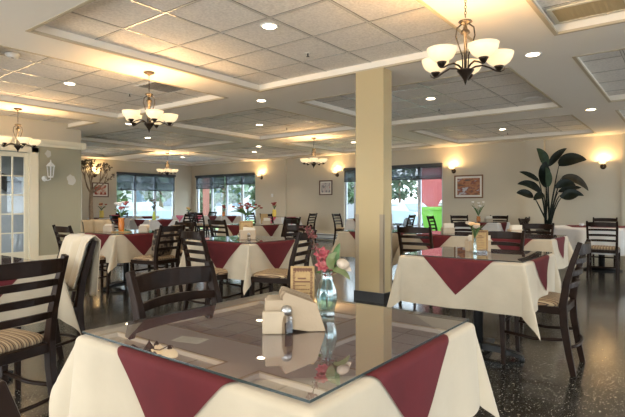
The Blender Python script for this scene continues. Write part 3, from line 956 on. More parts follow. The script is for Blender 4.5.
def point(x, y, z, power, color=(1, .67, .35), size=.03, name='lamp_light'):
    l = bpy.data.lights.new(name, 'POINT'); l.energy = power; l.color = color; l.shadow_soft_size = size
    o = bpy.data.objects.new(name, l); o.location = (x, y, z); col.objects.link(o); return o
ch0 = make_chandelier()
CH = [(3.5, 1.295, 'largest five-light bronze chandelier, upper right'), (3.5, 5.15, 'five-light bronze chandelier left of the column, second largest'),
      (3.5, 8.8, 'bronze chandelier at the left edge above the french door'), (9.3, 7.1, 'small distant chandelier in front of the far wall'),
      (9.28, 12.72, 'smallest distant chandelier, near the far corner')]
for i, (x, y, lb) in enumerate(CH):
    if i == 0: o = ch0; o.location = (x, y, HC); o['label'] = lb; o['group'] = 'chandeliers'
    else: o = dup(ch0, (x, y, HC), .35*i, lb, 'chandeliers')
    for k in range(5):
        a_ = 2*PI*k/5 + .25 + (.35*i if i else 0)
        point(x + .235*math.cos(a_), y + .235*math.sin(a_), HC - .25 - .365 + .10, 2.8)

# ------------------------------------------------------------------ recessed lights and ceiling fittings
def make_down():
    t = thing('downlight', 'x', 'downlight')
    MB().lathe([(.062, .02), (.062, 0), (.085, -.006), (.09, 0), (.09, .004)], seg=24).build('trim_ring', 'white_metal', t)
    MB().lathe([(.0, -.005), (.062, -.005), (.062, -.0015), (0, -.0015)], seg=24).build('lens', 'downlight_lens', t)
    return t
def spot(x, y, z, power, color=(1, .84, .62), ang=125):
    l = bpy.data.lights.new('downlight_beam', 'SPOT'); l.energy = power; l.color = color; l.spot_size = R(ang); l.spot_blend = .7; l.shadow_soft_size = .05
    o = bpy.data.objects.new('downlight_beam', l); o.location = (x, y, z); col.objects.link(o)
dn0 = make_down()
DN = [(3.45, 3.16, HT-.005, 'recessed downlight in the nearest ceiling coffer'), (5.5, 5.2, HC, 'recessed downlight on the band left of the column'),
      (3.39, 6.85, HT-.005, 'recessed downlight in the coffer at the upper left'), (5.56, 1.33, HC, 'recessed downlight right of the large chandelier'),
      (9.35, 1.33, HC, 'recessed downlight near the right edge'), (7.35, 3.28, HT-.005, 'recessed downlight left below the large chandelier'),
      (7.55, 7.2, HT-.005, 'recessed downlight in the middle coffer'), (9.73, 9.3, HC, 'recessed downlight on the band by the far coffers'),
      (11.3, 11.0, HT-.005, 'recessed downlight in the farthest coffer'), (11.3, 3.34, HT-.005, 'recessed downlight above the landscape picture'),
      (7.3, 10.8, HT-.005, 'recessed downlight in the coffer beyond the second chandelier'), (5.5, 8.75, HC, 'recessed downlight just left of the second chandelier'),
      (11.0, 14.2, HT-.005, 'recessed downlight near the far corner'), (11.2, 7.2, HT-.005, 'recessed downlight behind the column')]
for i, (x, y, z, lb) in enumerate(DN):
    if i == 0: dn0.location = (x, y, z); dn0['label'] = lb; dn0['group'] = 'recessed downlights'
    else: dup(dn0, (x, y, z), 0, lb, 'recessed downlights')
    spot(x, y, z-.02, 30)
for (x, y) in ((.3, 3.2), (.3, -.5), (3.4, -.6), (.2, 6.8), (7.3, -.5), (11, -.5), (-1.6, 1.3), (-1.6, 5), (3.5, -3.0), (7.3, -3.0)):   # unseen fittings added behind the viewer as general fill
    z = HT-.005
    dup(dn0, (x, y, z), 0, 'recessed downlight outside the view', 'recessed downlights'); spot(x, y, z-.02, 30)

for (x, y) in ((4.3, 11.6), (2.6, 11.6), (3.4, 11.0)):  # unseen lamps added to brighten the room behind the door
    dup(dn0, (x, y, HC), 0, 'recessed downlight beyond the french door', 'downlights beyond the french door'); spot(x, y, HC-.02, 50, (.92, .96, 1))
def small(name, x, y, z, label, cat, group=None):
    t = thing(name, label, cat, (x, y, z), 0, group); return t
def sprinkler(x, y, z, label):
    t = small('sprinkler_head', x, y, z, label, 'sprinkler', 'sprinkler heads')
    MB().lathe([(.03, -.004), (.035, 0)], seg=16).build('escutcheon', 'white_metal', t)
    MB().tube([(0, 0, 0), (0, 0, -.035)], .008, 8).lathe([(.018, -.04), (.018, -.036)], seg=12).build('nozzle', 'black_metal', t)
for x, y, z, lb in ((4.32, 3.38, HT-.005, 'sprinkler head in the nearest coffer'), (4.25, 6.75, HT-.005, 'sprinkler head left of the second chandelier'),
                    (8.2, 3.5, HT-.005, 'sprinkler head below the large chandelier'), (8.2, 7.0, HT-.005, 'sprinkler head in the middle coffer'),
                    (11.9, 3.4, HT-.005, 'sprinkler head above the right wall picture'), (7.9, 10.9, HT-.005, 'sprinkler head in a far coffer')):
    sprinkler(x, y, z, lb)
def detector(x, y, z, label):
    t = small('smoke_detector', x, y, z, label, 'smoke detector')
    MB().lathe([(.045, -.045), (.06, -.03), (.07, -.01), (.07, 0)], seg=20).build('housing', 'white_metal', t)
    MB().lathe([(.012, -.05), (.012, -.044)], seg=10).build('sensor', 'bronze', t)
detector(2.33, 6.0, HT-.005, 'white round smoke detector on the ceiling at the upper left')
t = small('ceiling_speaker', 8.35, 2.0, HT-.005, 'round flush ceiling speaker above the right side', 'speaker')
MB().lathe([(.0, -.012), (.14, -.010), (.155, -.004), (.16, 0)], seg=30).build('grille', 'white_metal', t)
def vent(x, y, z, w, d, label, mat='white_metal', perf=False):
    t = small('ceiling_vent', x, y, z, label, 'vent')
    b = MB(); e = .03
    b.box(-w, w, -d, -d+e, -.012, 0).box(-w, w, d-e, d, -.012, 0).box(-w, -w+e, -d+e, d-e, -.012, 0).box(w-e, w, -d+e, d-e, -.012, 0)
    b.build('frame', mat, t)
    b = MB()
    if perf:
        n = 12
        for k in range(n):
            u = -w+e + (2*w-2*e)*(k+.5)/n; b.box(u-.012, u+.012, -d+e, d-e, -.008, -.004)
            v_ = -d+e + (2*d-2*e)*(k+.5)/n; b.box(-w+e, w-e, v_-.010, v_+.010, -.009, -.005)
        b.build('perforated_face', 'column_paint', t)
    else:
        n = 8
        for k in range(n):
            v_ = -d+e + (2*d-2*e)*(k+.5)/n
            b.box(-w+e, w-e, -.016, .016, -.002, .001, mat=Matrix.Translation((0, v_, -.010)) @ Matrix.Rotation(R(35), 4, 'X'))
        b.build('louvres', mat, t)
    MB().box(-w+.01, w-.01, -d+.01, d-.01, -.001, .0).build('backing', 'black_metal', t)
vent(4.29, 5.95, HT-.006, .29, .29, 'square louvred air vent above the second chandelier')
vent(4.80, .70, HT-.006, .2, .29, 'perforated return air grille in the upper right coffer', 'trim_paint', True)
vent(10.4, 10.4, HT-.006, .29, .14, 'small louvred vent in a far coffer')
vent(10.3, 13.9, HT-.006, .29, .14, 'small louvred vent near the far corner')

# ------------------------------------------------------------------ wall sconces, pictures, lantern
def sconce(x, y, z, axis, label):
    rz = 0 if axis == 'x' else PI/2
    t = thing('wall_sconce', label, 'wall lamp', (x, y, z), rz, 'bronze wall sconces')      # local -X points into the room
    rot = Matrix.Rotation(R(-90), 4, 'Y')
    MB().lathe([(.0, .035), (.02, .03), (.045, .018), (.062, .008), (.065, 0)][::-1], seg=20, mat=rot).build('wall_plate', 'bronze', t)
    MB().tube([(-.02, 0, 0), (-.08, 0, -.03), (-.13, 0, -.01), (-.14, 0, .03)], .009, 8).lathe([(.0, .0), (.012, .0), (.03, .03), (.01, .035)], (-.14, 0, .015), 14).build('arm', 'bronze', t)
    MB().lathe([(.02, .045), (.05, .055), (.075, .085), (.088, .125), (.084, .125), (.070, .088), (.045, .062), (.01, .05)], (-.14, 0, 0), 20).build('lamp_shade', 'sconce_lit', t)
    p = Vector((-.14, 0, .12)); p.rotate(Matrix.Rotation(rz, 3, 'Z'))
    point(x+p.x, y+p.y, z+p.z, 5, (1, .66, .30))
sconce(XW-.002, 12.28, 2.12, 'x', 'lit wall sconce right of the window next to the corner')
sconce(XW-.002, 8.97, 2.10, 'x', 'lit wall sconce just left of the column')
sconce(XW-.002, 5.13, 2.06, 'x', 'lit wall sconce beside the dumpster window')
sconce(XW-.002, 1.60, 2.02, 'x', 'lit wall sconce near the right edge with a strong glow')
sconce(8.87, YW-.002, 2.15, 'y', 'lit wall sconce above the small red picture at far left')
def picture(x, y, z, w, h, axis, fm, pm, label):
    rz = -PI/2 if axis == 'x' else 0
    t = thing('picture_frame', label, 'picture', (x, y, z), rz)      # local -Y faces the room
    e = .035
    MB().box(-w/2, w/2, -.025, 0, -h/2, -h/2+e).box(-w/2, w/2, -.025, 0, h/2-e, h/2).box(-w/2, -w/2+e, -.025, 0, -h/2+e, h/2-e).box(w/2-e, w/2, -.025, 0, -h/2+e, h/2-e).build('frame', fm, t, bevel=.004)
    MB().box(-w/2+e, w/2-e, -.012, -.002, -h/2+e, h/2-e).build('mat_board', 'mat_board', t)
    MB().box(-w/2+e+.05, w/2-e-.05, -.014, -.012, -h/2+e+.05, h/2-e-.05).build('print', pm, t)
picture(XW-.004, 9.42, 1.70, .52, .48, 'x', 'frame_dark', 'street_print', 'small dark framed street picture left of the column')
picture(XW-.004, 4.72, 1.63, .78, .62, 'x', 'frame_wood', 'landscape_print', 'brown framed landscape of red rocks on the right wall')
picture(9.07, YW-.004, 1.66, .60, .50, 'y', 'frame_dark', 'red_print', 'small reddish framed print at far left behind the bare tree')

# exterior-style lantern on the olive wall
t = thing('wall_lantern', 'white carriage lantern mounted on the olive wall', 'lantern', (4.66, 10.3, 1.82))
MB().lathe([(.055, -.0), (.05, .012), (0, .02)], seg=16, mat=Matrix.Translation((-.07, 0, -.15)) @ Matrix.Rotation(R(90), 4, 'X')).build('wall_plate', 'white_metal', t)
MB().tube([(-.07, -.01, -.15), (-.05, -.07, -.19), (0, -.10, -.17), (0, -.11, -.12)], .010, 8).build('bracket', 'white_metal', t)
b = MB()
for k in range(6):
    a_ = 2*PI*k/6; b.beam([(.052*math.cos(a_), -.11+.052*math.sin(a_), -.10), (.072*math.cos(a_), -.11+.072*math.sin(a_), .10)], .009, .009, (-math.sin(a_), math.cos(a_), 0))
b.lathe([(.045, -.13), (.058, -.115), (.056, -.10), (.0, -.10)], (0, -.11, 0), 6, smooth=False)
b.build('cage', 'white_metal', t)
MB().lathe([(.09, .10), (.085, .11), (.05, .15), (.02, .175), (.008, .20), (.012, .215), (0, .23)], (0, -.11, 0), 6, smooth=False).build('roof_cap', 'white_metal', t)
MB().lathe([(.048, -.10), (.066, .10)], (0, -.11, 0), 6, smooth=False).build('glass_panes', 'pane_glass', t)
MB().lathe([(.012, -.10), (.012, .0), (.004, .02)], (0, -.11, 0), 8).build('candle_tube', 'white_metal', t)
# plaster repair patches
def patch(x, z, w, h, seed, label):
    rr = random.Random(seed); pts = []
    for k in range(14):
        a_ = -2*PI*k/14; q = .8 + .4*rr.random()
        pts.append((x + w*math.cos(a_)*q, z + h*math.sin(a_)*q))
    m_ = MB(); mt = Matrix(((1, 0, 0, 0), (0, 0, 1, 0), (0, 1, 0, 0), (0, 0, 0, 1)))
    m_.prism(pts, 10.2965, 10.2995, mat=mt)
    tag(m_.build('plaster_patch', 'patch_plaster'), label, 'wall patch')
patch(4.66, 2.17, .06, .07, 3, 'small pale plaster patch on the olive wall above the lantern')
patch(5.13, 1.67, .09, .10, 5, 'larger pale plaster patch on the olive wall right of the lantern')

# through the french door
b = MB()
rr = random.Random(4)
def outline(pts): return [(p[0], p[1]) for p in pts]
mt = Matrix(((1, 0, 0, 0), (0, 0, 1, 0), (0, 1, 0, 0), (0, 0, 0, 1)))
b.prism([(3.0, 1.5), (3.0, 1.95), (3.9, 1.98), (4.25, 1.88), (4.6, 1.9), (4.95, 1.80), (5.1, 1.70), (5.1, 1.42), (4.85, 1.40), (4.7, 1.52), (4.35, 1.56), (4.05, 1.44), (3.7, 1.62), (3.4, 1.45)], 12.62, 12.69, mat=mt)
b.prism([(3.6, 2.05), (3.9, 2.2), (4.3, 2.1), (4.1, 2.04)], 12.62, 12.69, mat=mt)
tag(b.build('wall_ornament', 'black_decor'), 'black irregular ornament on the wall seen through the french door', 'ornament')
t = thing('wall_outlet', 'white electrical outlet low on the wall beyond the french door', 'outlet', (4.93, 12.70, .42))
MB().box(-.035, .035, -.006, 0, -.057, .057).build('cover_plate', 'white_metal', t, bevel=.003)
MB().box(-.014, .014, -.008, -.006, .012, .042).box(-.014, .014, -.008, -.006, -.042, -.012).build('socket', 'card_print', t)

# ------------------------------------------------------------------ things on the tables
def rot_z(t, a): t.rotation_euler[2] = a
def napkin_holder(x, y, rz, label, nap='napkin_paper', n=9, w=.075, fan=8, z=ZG, spread=.0075, group='napkin holders', hh=.075, napw=.125, naph=.12):
    t = thing('napkin_holder', label, 'napkin holder', (x, y, z), rz, group)
    th = .055
    MB().box(-w, w, -th, th, 0, .006).build('base', 'ceramic', t, bevel=.003)
    for s in (-1, 1):
        MB().box(-w, w, s*th-.004, s*th+.004, 0, hh).build('side_plate', 'ceramic', t, bevel=.004)
    MB().box(-w, -w+.008, -th, th, 0, hh*.9).build('end_plate', 'ceramic', t, bevel=.003)
    for k in range(n):
        u = (k-(n-1)/2)
        b = MB().box(-napw/2, napw/2, -.0028, .0028, 0, naph)
        o = b.build('paper_napkin', nap, bevel=.0015)
        q = Vector((w*.15 + .004*math.sin(k*2.3), u*(th*1.75/n), .0075)); q.rotate(Matrix.Rotation(rz, 3, 'Z'))
        o.location = (x+q.x, y+q.y, z+q.z)
        o.rotation_euler = (R(-u*.25), R(fan*(.5 + .10*k)), rz)
        tag(o, 'folded paper napkin in the ' + label, 'napkin', 'napkins in the ' + label)
    return t
def shaker(x, y, label, z=ZG, fill='pepper', group=None):
    t = thing('pepper_shaker' if fill == 'pepper' else 'salt_shaker', label, 'shaker', (x, y, z), 0, group)
    MB().lathe([(.0, 0), (.018, 0), (.020, .004), (.019, .03), (.017, .052), (.014, .058)], seg=10, smooth=False).build('glass_body', 'shaker_glass', t)
    MB().lathe([(.0, .003), (.015, .003), (.0155, .034), (0, .036)], seg=12).build('contents', fill, t)
    MB().lathe([(.0155, .056), (.016, .068), (.012, .077), (.004, .081), (0, .081)], seg=16).build('cap', 'steel', t)
    return t
def menu_card(x, y, rz, label, w=.115, h=.17, z=ZG, tilt=6, lines=True):
    t = thing('menu_card', label, 'card', (x, y, z), rz, 'parchment menu cards')
    mt = Matrix.Rotation(R(-tilt), 4, 'X')
    MB().box(-w/2, w/2, -.002, .002, .012, h, mat=mt).build('card', 'parchment', t)
    if lines:
        b = MB(); e = .007; f0, f1 = -.0032, -.0021
        # scalloped border
        for k in range(26):
            for (xx, zz) in ((-w/2+.011, .02+(h-.03)*k/25), (w/2-.011, .02+(h-.03)*k/25)):
                b.box(xx-.0028, xx+.0028*(1+(k % 3)*.5), f0, f1, zz-.0018, zz+.0018, mat=mt)
        for k in range(20):
            xx = -w/2+.011 + (w-.022)*k/19; q = .0025*(1 + k % 3)
            b.box(xx-.002, xx+.002, f0, f1, h-.012-q, h-.008+q*.3, mat=mt)
            b.box(xx-.002, xx+.002, f0, f1, .018, .021+q*.5, mat=mt)
        b.build('border_print', 'card_print', t)
        b = MB()
        b.box(-.016, .012, f0, f1, h*.735, h*.765, mat=mt); b.box(-.028, .026, f0, f1, h*.67, h*.70, mat=mt)
        for k, (a0, a1) in enumerate([(-.03, .012), (-.028, .025), (-.032, .030), (-.03, .03), (-.028, .028), (-.03, .02)]):
            zz = h*(.60 - .075*k)
            n = 7
            for j in range(n):
                xa = a0 + (a1-a0)*j/n
                b.box(xa, xa + (a1-a0)/n*.78, f0, f1, zz, zz+.0028, mat=mt)
        b.build('lettering', 'card_print', t)
    MB().box(-w/2*.8, w/2*.8, -.018, .022, 0, .006).box(-w/2*.8, w/2*.8, -.018, -.012, .006, .02).build('stand', 'shaker_glass', t)
    return t
def leaf_strip(m_, base, mid, tip, width, nrm, cup=.15, n=10, mi=0):
    """pointed leaf along a quadratic curve"""
    base, mid, tip, nrm = Vector(base), Vector(mid), Vector(tip), Vector(nrm).normalized()
    vs = []
    for i in range(n+1):
        t_ = i/n
        p = base*(1-t_)**2 + mid*2*t_*(1-t_) + tip*t_*t_
        tg = ((mid-base)*(1-t_) + (tip-mid)*t_).normalized()
        sd = tg.cross(nrm).normalized(); w = width*(math.sin(PI*min(1, t_**.8))**.75)*.5 + .0004
        up = sd.cross(tg)
        for q in (-1, -.5, 0, .5, 1):
            vs.append(p + sd*q*w + up*abs(q)*w*cup)
    fs = [(i*5+k, i*5+k+1, (i+1)*5+k+1, (i+1)*5+k) for i in range(n) for k in range(4)]
    m_.add(vs, fs, True, mi)

# -- foreground table
NX, NY, NR = 1.125, .945, R(-50)
napkin_holder(NX + .045*math.cos(NR+PI), NY + .045*math.sin(NR+PI), NR, 'cream napkin holder on the foreground table', n=5, fan=0, w=.036, hh=.066, napw=.066, naph=.088)
for k in range(11):
    jx, jz = .004*math.sin(k*1.9), .003*math.sin(k*2.7)
    sh = .0035*k
    o_ = [(-.036+jx, .012), (.040+jx, .0), (.076+jx+sh*.4, .0), (.052+jx+sh*.3, .094+jz-sh*.4), (-.028+jx, .122+jz-sh*.2), (-.036+jx, .105)]
    mt = Matrix(((1, 0, 0, 0), (0, 0, 1, 0), (0, 1, 0, 0), (0, 0, 0, 1)))
    m_ = MB().prism(o_, -.0022, .0022, mat=mt)
    m_.prism([(a*.98, b*.985 + .001) for a, b in o_], -.0040, -.0030, mat=mt, mi=1)
    o = m_.build('paper_napkin', ['napkin_paper', 'napkin_fold'] if k % 2 else ['napkin_fold', 'napkin_paper'])
    q = Vector((.004*k*.3, .048 - .0078*k, 0)); q.rotate(Matrix.Rotation(NR, 3, 'Z'))
    o.location = (NX+q.x, NY+q.y, ZG+.0015); o.rotation_euler = (R(5), 0, NR + R(1.5*math.sin(k*3.3)))
    tag(o, 'tan folded napkin fanned out against the foreground napkin holder', 'napkin', 'napkins fanned out on the foreground table')
shaker(1.083, .925, 'glass pepper shaker with metal cap beside the foreground napkin holder')
menu_card(1.284, 1.028, R(-55), 'brown parchment menu card standing behind the foreground napkins', tilt=5, w=.08, h=.165)
VX, VY = 1.335, .965
t = thing('glass_vase', 'clear fluted glass vase holding the pink flowers in the foreground', 'vase', (VX, VY, ZG))
vp = [(.0, 0), (.026, 0), (.028, .006), (.025, .012), (.027, .025), (.034, .05), (.036, .07), (.031, .095), (.021, .12), (.017, .14), (.020, .152), (.0185, .152), (.015, .14),
      (.019, .12), (.028, .095), (.033, .07), (.031, .05), (.023, .025), (.0, .018)]
MB().lathe(vp, seg=40, flute=.045, nfl=10).build('vase_body', 'vase_glass', t)
DV = VX*CS + VY*SN
def wv(x, y, dd=0): return W(x, y, DV + dd)
rim = Vector((VX, VY, ZG+.15)); foot = Vector((VX, VY, ZG+.03))
vdir = Vector((-CS, -SN, 0)); rdir = Vector((SN, -CS, 0))
# pink bloom
def bloom(name, c, mats, label, rad=.03, layers=3, cup=.4, facing=None, stem=True):
    t = thing(name, label, 'flower', tuple(foot), 0)
    def L(p): return Vector(p) - foot
    nd = (facing or (vdir*.8 + Vector((0, 0, .5)))).normalized()
    a1 = nd.cross(Vector((0, 0, 1))).normalized(); a2 = nd.cross(a1)
    for ly in range(layers):
        m_ = MB(); n = 7 + ly; rr_ = rad*(1 - .25*ly)
        for k in range(n):
            an = 2*PI*k/n + ly*.4
            d = a1*math.cos(an) + a2*math.sin(an)
            leaf_strip(m_, L(c), L(c) + d*rr_*.5 + nd*rr_*.1*ly, L(c) + d*rr_ + nd*rr_*cup*(ly*.5), rr_*.62, nd, .25, 6)
        m_.build('petals', mats[ly % len(mats)], t)
    if stem:
        MB().tube([Vector((0, 0, 0)), (rim-foot), L(c)], .0022, 6).build('stem', 'stem_green', t)
    return t
bloom('pink_flower', wv(322, 254), ['petal_pink', 'petal_salmon'], 'dark pink bloom at the top of the foreground bouquet', .029)
bloom('pink_flower', wv(323, 265, -.015), ['petal_salmon', 'petal_pink'], 'salmon bloom lower in the foreground bouquet', .027)
bloom('pink_flower', wv(337, 262, .02), ['petal_pink', 'petal_salmon'], 'small pink bloom behind the cream bud', .022)
def bud(c, label):
    t = thing('cream_bud', label, 'flower', tuple(foot), 0)
    cc = Vector(c) - foot
    m_ = MB()
    ax = (rdir*.9 + Vector((0, 0, -.35))).normalized(); b1 = vdir; b2 = ax.cross(b1)
    rm = Matrix((ax, b1, b2)).transposed().to_4x4()
    m_.ball(cc, .017, 1.35, 1, 1, 12, 8, mat=rm)
    m_.build('petals', 'petal_cream', t)
    m2 = MB(); leaf_strip(m2, cc + ax*.008, cc + ax*.022 + b2*.01, cc + ax*.03 - Vector((0, 0, .012)), .016, vdir)
    leaf_strip(m2, cc, cc - Vector((0, 0, .016)), cc + ax*.024 - Vector((0, 0, .014)), .014, vdir); m2.build('outer_petal', 'petal_cream', t)
    MB().tube([Vector((0, 0, 0)), rim-foot, cc - ax*.02], .0022, 6).build('stem', 'stem_green', t)
bud(wv(343, 264, -.01), 'cream tulip-like bud on the right of the foreground bouquet')
def leafobj(p0, p1, p2, w, mat, label, nrm=None):
    m_ = MB(); leaf_strip(m_, Vector(p0)-foot, Vector(p1)-foot, Vector(p2)-foot, w, nrm or vdir, .12, 12)
    m_.tube([Vector((0, 0, 0)), rim-foot, Vector(p0)-foot], .0018, 5)
    o = m_.build('leaf_sprig', mat); o.location = foot; return tag(o, label, 'leaf', 'leaves in the foreground bouquet')
leafobj(wv(336, 272), wv(333, 256), wv(340, 243), .026, 'leaf_green', 'upright green leaf in the foreground bouquet')
leafobj(wv(333, 270, -.02), wv(326, 258, -.03), wv(337, 252, -.03), .028, 'leaf_olive', 'olive leaf folded over the pink blooms', vdir + Vector((0, 0, .3)))
leafobj(wv(332, 270, -.01), wv(343, 268, -.02), wv(350, 280, -.02), .022, 'leaf_olive', 'olive leaf hanging to the right of the vase', vdir + Vector((0, 0, .6)))
leafobj(wv(330, 276, .02), wv(322, 270, .03), wv(316, 273, .04), .014, 'leaf_green', 'small leaf at the vase mouth', vdir + Vector((0, 0, .4)))
# berry branch arching left
t = thing('berry_branch', 'arching branch of reddish berries above the foreground bouquet', 'branch', tuple(foot), 0)
path = [(328, 275), (324, 262), (318, 252), (314, 243), (312, 235), (308, 230), (303, 228)]
bp_ = [wv(x, y, -.01 + .004*i) - foot for i, (x, y) in enumerate(path)]
MB().tube([Vector((0, 0, 0))] + bp_, [.0022]*4 + [.0018]*4, 6).build('stem', 'twig', t)
rb = random.Random(11); m_ = MB(); m2 = MB()
for i in range(1, len(bp_)-0):
    for k in range(11):
        f_ = rb.random(); p = bp_[i-1].lerp(bp_[i], f_)
        o_ = rdir*(rb.random()-.5)*.028 + vdir*(rb.random()-.5)*.025 + Vector((0, 0, (rb.random()-.5)*.018))
        m_.ball(p + o_, .0022 + .0022*rb.random(), seg=6, ring=4)
        m2.tube([p, p + o_], .0008, 4)
m_.build('berries', 'berry', t); m2.build('twigs', 'twig', t)
m_ = MB(); rb = random.Random(5)
for k in range(26):
    m_.ball(wv(325 + rb.random()*16-5, 274 - rb.random()*9, (rb.random()-.5)*.03) - foot, .003, seg=5, ring=4)
m_.build('filler_foliage', 'twig', t)
# business card lying on the maroon cloth beneath the glass
o = MB().box(-.045, .045, -.026, .026, 0, .0006).build('business_card', 'card_stock'); o.location = (.885, 1.11, ZT+.0085); o.rotation_euler[2] = R(-75)
tag(o, 'small printed card under the glass near the left side of the foreground table', 'card')
for k in range(4):
    MB().box(-.035, .03-.01*(k % 2), -.0012, .0012, .0006, .0008, mat=Matrix.Translation((0, .016-.011*k, 0))).build('printed_line', 'card_print', o)

# -- simple bouquets for the other tables
def posy(x, y, z, label, pot, h, r0, r1, blooms, leafc='leaf_green', spread=.09, fh=.12, seed=1, bs=.022, fl=True, potname='flower_vase', cat='vase', leaves=8):
    rr = random.Random(seed)
    t = thing(potname, label, cat, (x, y, z))
    MB().lathe([(.0, 0), (r0, 0), (r0*1.02, h*.1), ((r0+r1)/2*1.05, h*.5), (r1*.8, h*.85), (r1, h), (r1*.85, h), (r1*.6, h*.8)], seg=18).build('pot', pot, t)
    s = thing('flower_bunch', 'flowers in the ' + label, 'flowers', (x, y, z+h*.5)) if fl else None
    if not fl: return t
    st = MB(); lf = MB(); fl_ = {}
    for k in range(blooms[1]):
        a_ = rr.random()*2*PI; q = spread*rr.random(); p = Vector((q*math.cos(a_), q*math.sin(a_), h*.5 + fh*(.6+.5*rr.random())))
        st.tube([(0, 0, 0), (0, 0, h*.5), p], .0022, 5)
        c_ = blooms[0][k % len(blooms[0])]
        m_ = fl_.setdefault(c_, MB())
        for j in range(5):
            an = 2*PI*j/5; d = Vector((math.cos(an), math.sin(an), .4))
            m_.ball(p + d*bs*.45, bs*.5, 1, 1, .8, 6, 5)
        m_.ball(p, bs*.4, seg=6, ring=5)
    for k in range(leaves):
        a_ = rr.random()*2*PI; d = Vector((math.cos(a_), math.sin(a_), 0)); q = spread*(.7+.6*rr.random())
        leaf_strip(lf, (0, 0, h*.5), d*q*.4 + Vector((0, 0, h*.5+fh*.6)), d*q + Vector((0, 0, h*.5 + fh*(.3+.6*rr.random()))), .02, (d.y, -d.x, .4), .2, 6)
    st.build('stems', 'stem_green', s); lf.build('leaves', leafc, s)
    for c_, m_ in fl_.items(): m_.build('blossoms', c_, s)
    return t
# front right table
x, y = 3.84, 1.31
napkin_holder(3.95, 1.36, R(-52), 'cream napkin holder on the front right table', n=5, fan=0, w=.085, hh=.09, nap='white_napkin', napw=.15)
menu_card(3.83, 1.30, R(-55), 'brown menu card on the front right table', w=.12, h=.175, tilt=0)
posy(3.74, 1.31, ZG, 'slim bud vase with peach bloom on the front right table', 'vase_glass', .12, .014, .012, (['petal_peach', 'petal_cream'], 4), spread=.05, fh=.13, seed=3, bs=.030, leaves=4)
m_ = MB()
for k in range(6):
    leaf_strip(m_, (0, 0, .0), (.02-.01*k, -.02, .07), (.06-.012*k, -.07-.008*k, .10+.008*k), .008, (0, .2, 1))
o = m_.build('grass_sprig', 'leaf_green'); o.location = (3.74, 1.31, ZG+.12); tag(o, 'green grass blades fanning out of the bud vase on the front right table', 'leaf')
# tables behind
napkin_holder(6.25, 2.55, R(-50), 'napkin holder on the table right of the column', n=3, fan=0, nap='white_napkin')
napkin_holder(6.25, 1.70, R(-50), 'napkin holder on the table behind the front right one', n=3, fan=0, nap='white_napkin')
# middle table
napkin_holder(3.80, 3.80, R(-40), 'cream napkin holder on the middle table', n=5, fan=5, nap='white_napkin', w=.085, hh=.10)
menu_card(3.93, 3.95, R(-55), 'brown menu card on the middle table', w=.15, h=.19, tilt=0)
shaker(3.68, 3.66, 'shaker on the middle table', fill='white_napkin')
# amber vase table
posy(3.85, 6.32, ZG, 'tall amber glass vase with pale flowers on the middle left table', 'amber_glass', .19, .036, .045, (['petal_white', 'petal_salmon'], 12), spread=.10, fh=.20, seed=5, bs=.035)
napkin_holder(3.72, 6.42, R(-45), 'left white napkin holder beside the amber vase', n=3, fan=0, nap='white_napkin', w=.06, hh=.085, napw=.11, naph=.095)
napkin_holder(3.98, 5.98, R(-45), 'right white napkin holder beside the amber vase', n=3, fan=0, nap='white_napkin', w=.06, hh=.085, napw=.11, naph=.095)
o = MB().box(-.13, .13, -.035, .035, 0, .012).build('card_tray', 'parchment', bevel=.003); o.location = (3.72, 6.1, ZG); o.rotation_euler[2] = R(-50)
tag(o, 'flat tan tray lying in front of the amber vase', 'tray')
# orange spray
posy(6.72, 6.72, ZG, 'glass vase of orange and red flowers beyond the middle table', 'vase_glass', .16, .04, .05, (['petal_orange', 'petal_red'], 26), spread=.30, fh=.22, seed=8, bs=.034, leaves=12)
menu_card(6.95, 6.5, R(-50), 'brown menu card beside the orange flowers', w=.14, h=.2, tilt=0, lines=False)
napkin_holder(6.85, 6.35, R(-50), 'napkin holder beside the orange flowers', n=3, fan=0, nap='white_napkin')
# others
posy(11.75, 10.55, ZG, 'yellow vase with pink flowers against the far wall', 'yellow_glass', .22, .055, .07, (['petal_pink', 'petal_red'], 9), spread=.10, fh=.22, seed=9, bs=.05)
posy(7.85, 13.95, ZG, 'yellow vase with mixed flowers under the small red picture', 'yellow_glass', .20, .06, .07, (['petal_orange', 'petal_peach'], 9), spread=.14, fh=.20, seed=10, bs=.045, leafc='leaf_olive')
o = thing('pink_basket', 'bright pink round basket on the far left table', 'basket', (8.2, 13.75, ZG))
MB().lathe([(.0, 0), (.09, 0), (.14, .07), (.15, .07), (.10, .0)], seg=20).build('basket_body', 'pink_cloth', o)
posy(7.62, 11.0, ZG, 'lime glass bottle with dark stems at the left window', 'lime_glass', .20, .045, .03, (['twig'], 7), leafc='palm_leaf', spread=.07, fh=.30, seed=12, bs=.03)
posy(11.5, 14.5, ZG, 'small white pot with yellow flowers on the corner table', 'ceramic', .10, .07, .09, (['petal_peach', 'yellow_glass'], 7), spread=.11, fh=.16, seed=13, bs=.05)
posy(11.6, 12.75, ZG, 'small vase with red flowers at the window right of the corner', 'amber_glass', .14, .04, .05, (['petal_red'], 5), spread=.08, fh=.18, seed=14, bs=.06)
posy(10.85, 3.72, ZG, 'vase of white orchid sprays on the table under the landscape picture', 'amber_glass', .12, .04, .045, (['petal_white'], 6), spread=.16, fh=.30, seed=15, bs=.035)
napkin_holder(11.0, 3.55, R(-50), 'napkin holder on the table under the landscape picture', n=2, fan=0, nap='white_napkin')
napkin_holder(11.6, 7.2, R(-50), 'napkin holder at the dumpster window table', n=2, fan=0, nap='white_napkin')
napkin_holder(.95, 3.45, R(-20), 'small cream holder on the table at the left edge', n=3, fan=0, nap='white_napkin', w=.03, hh=.05)
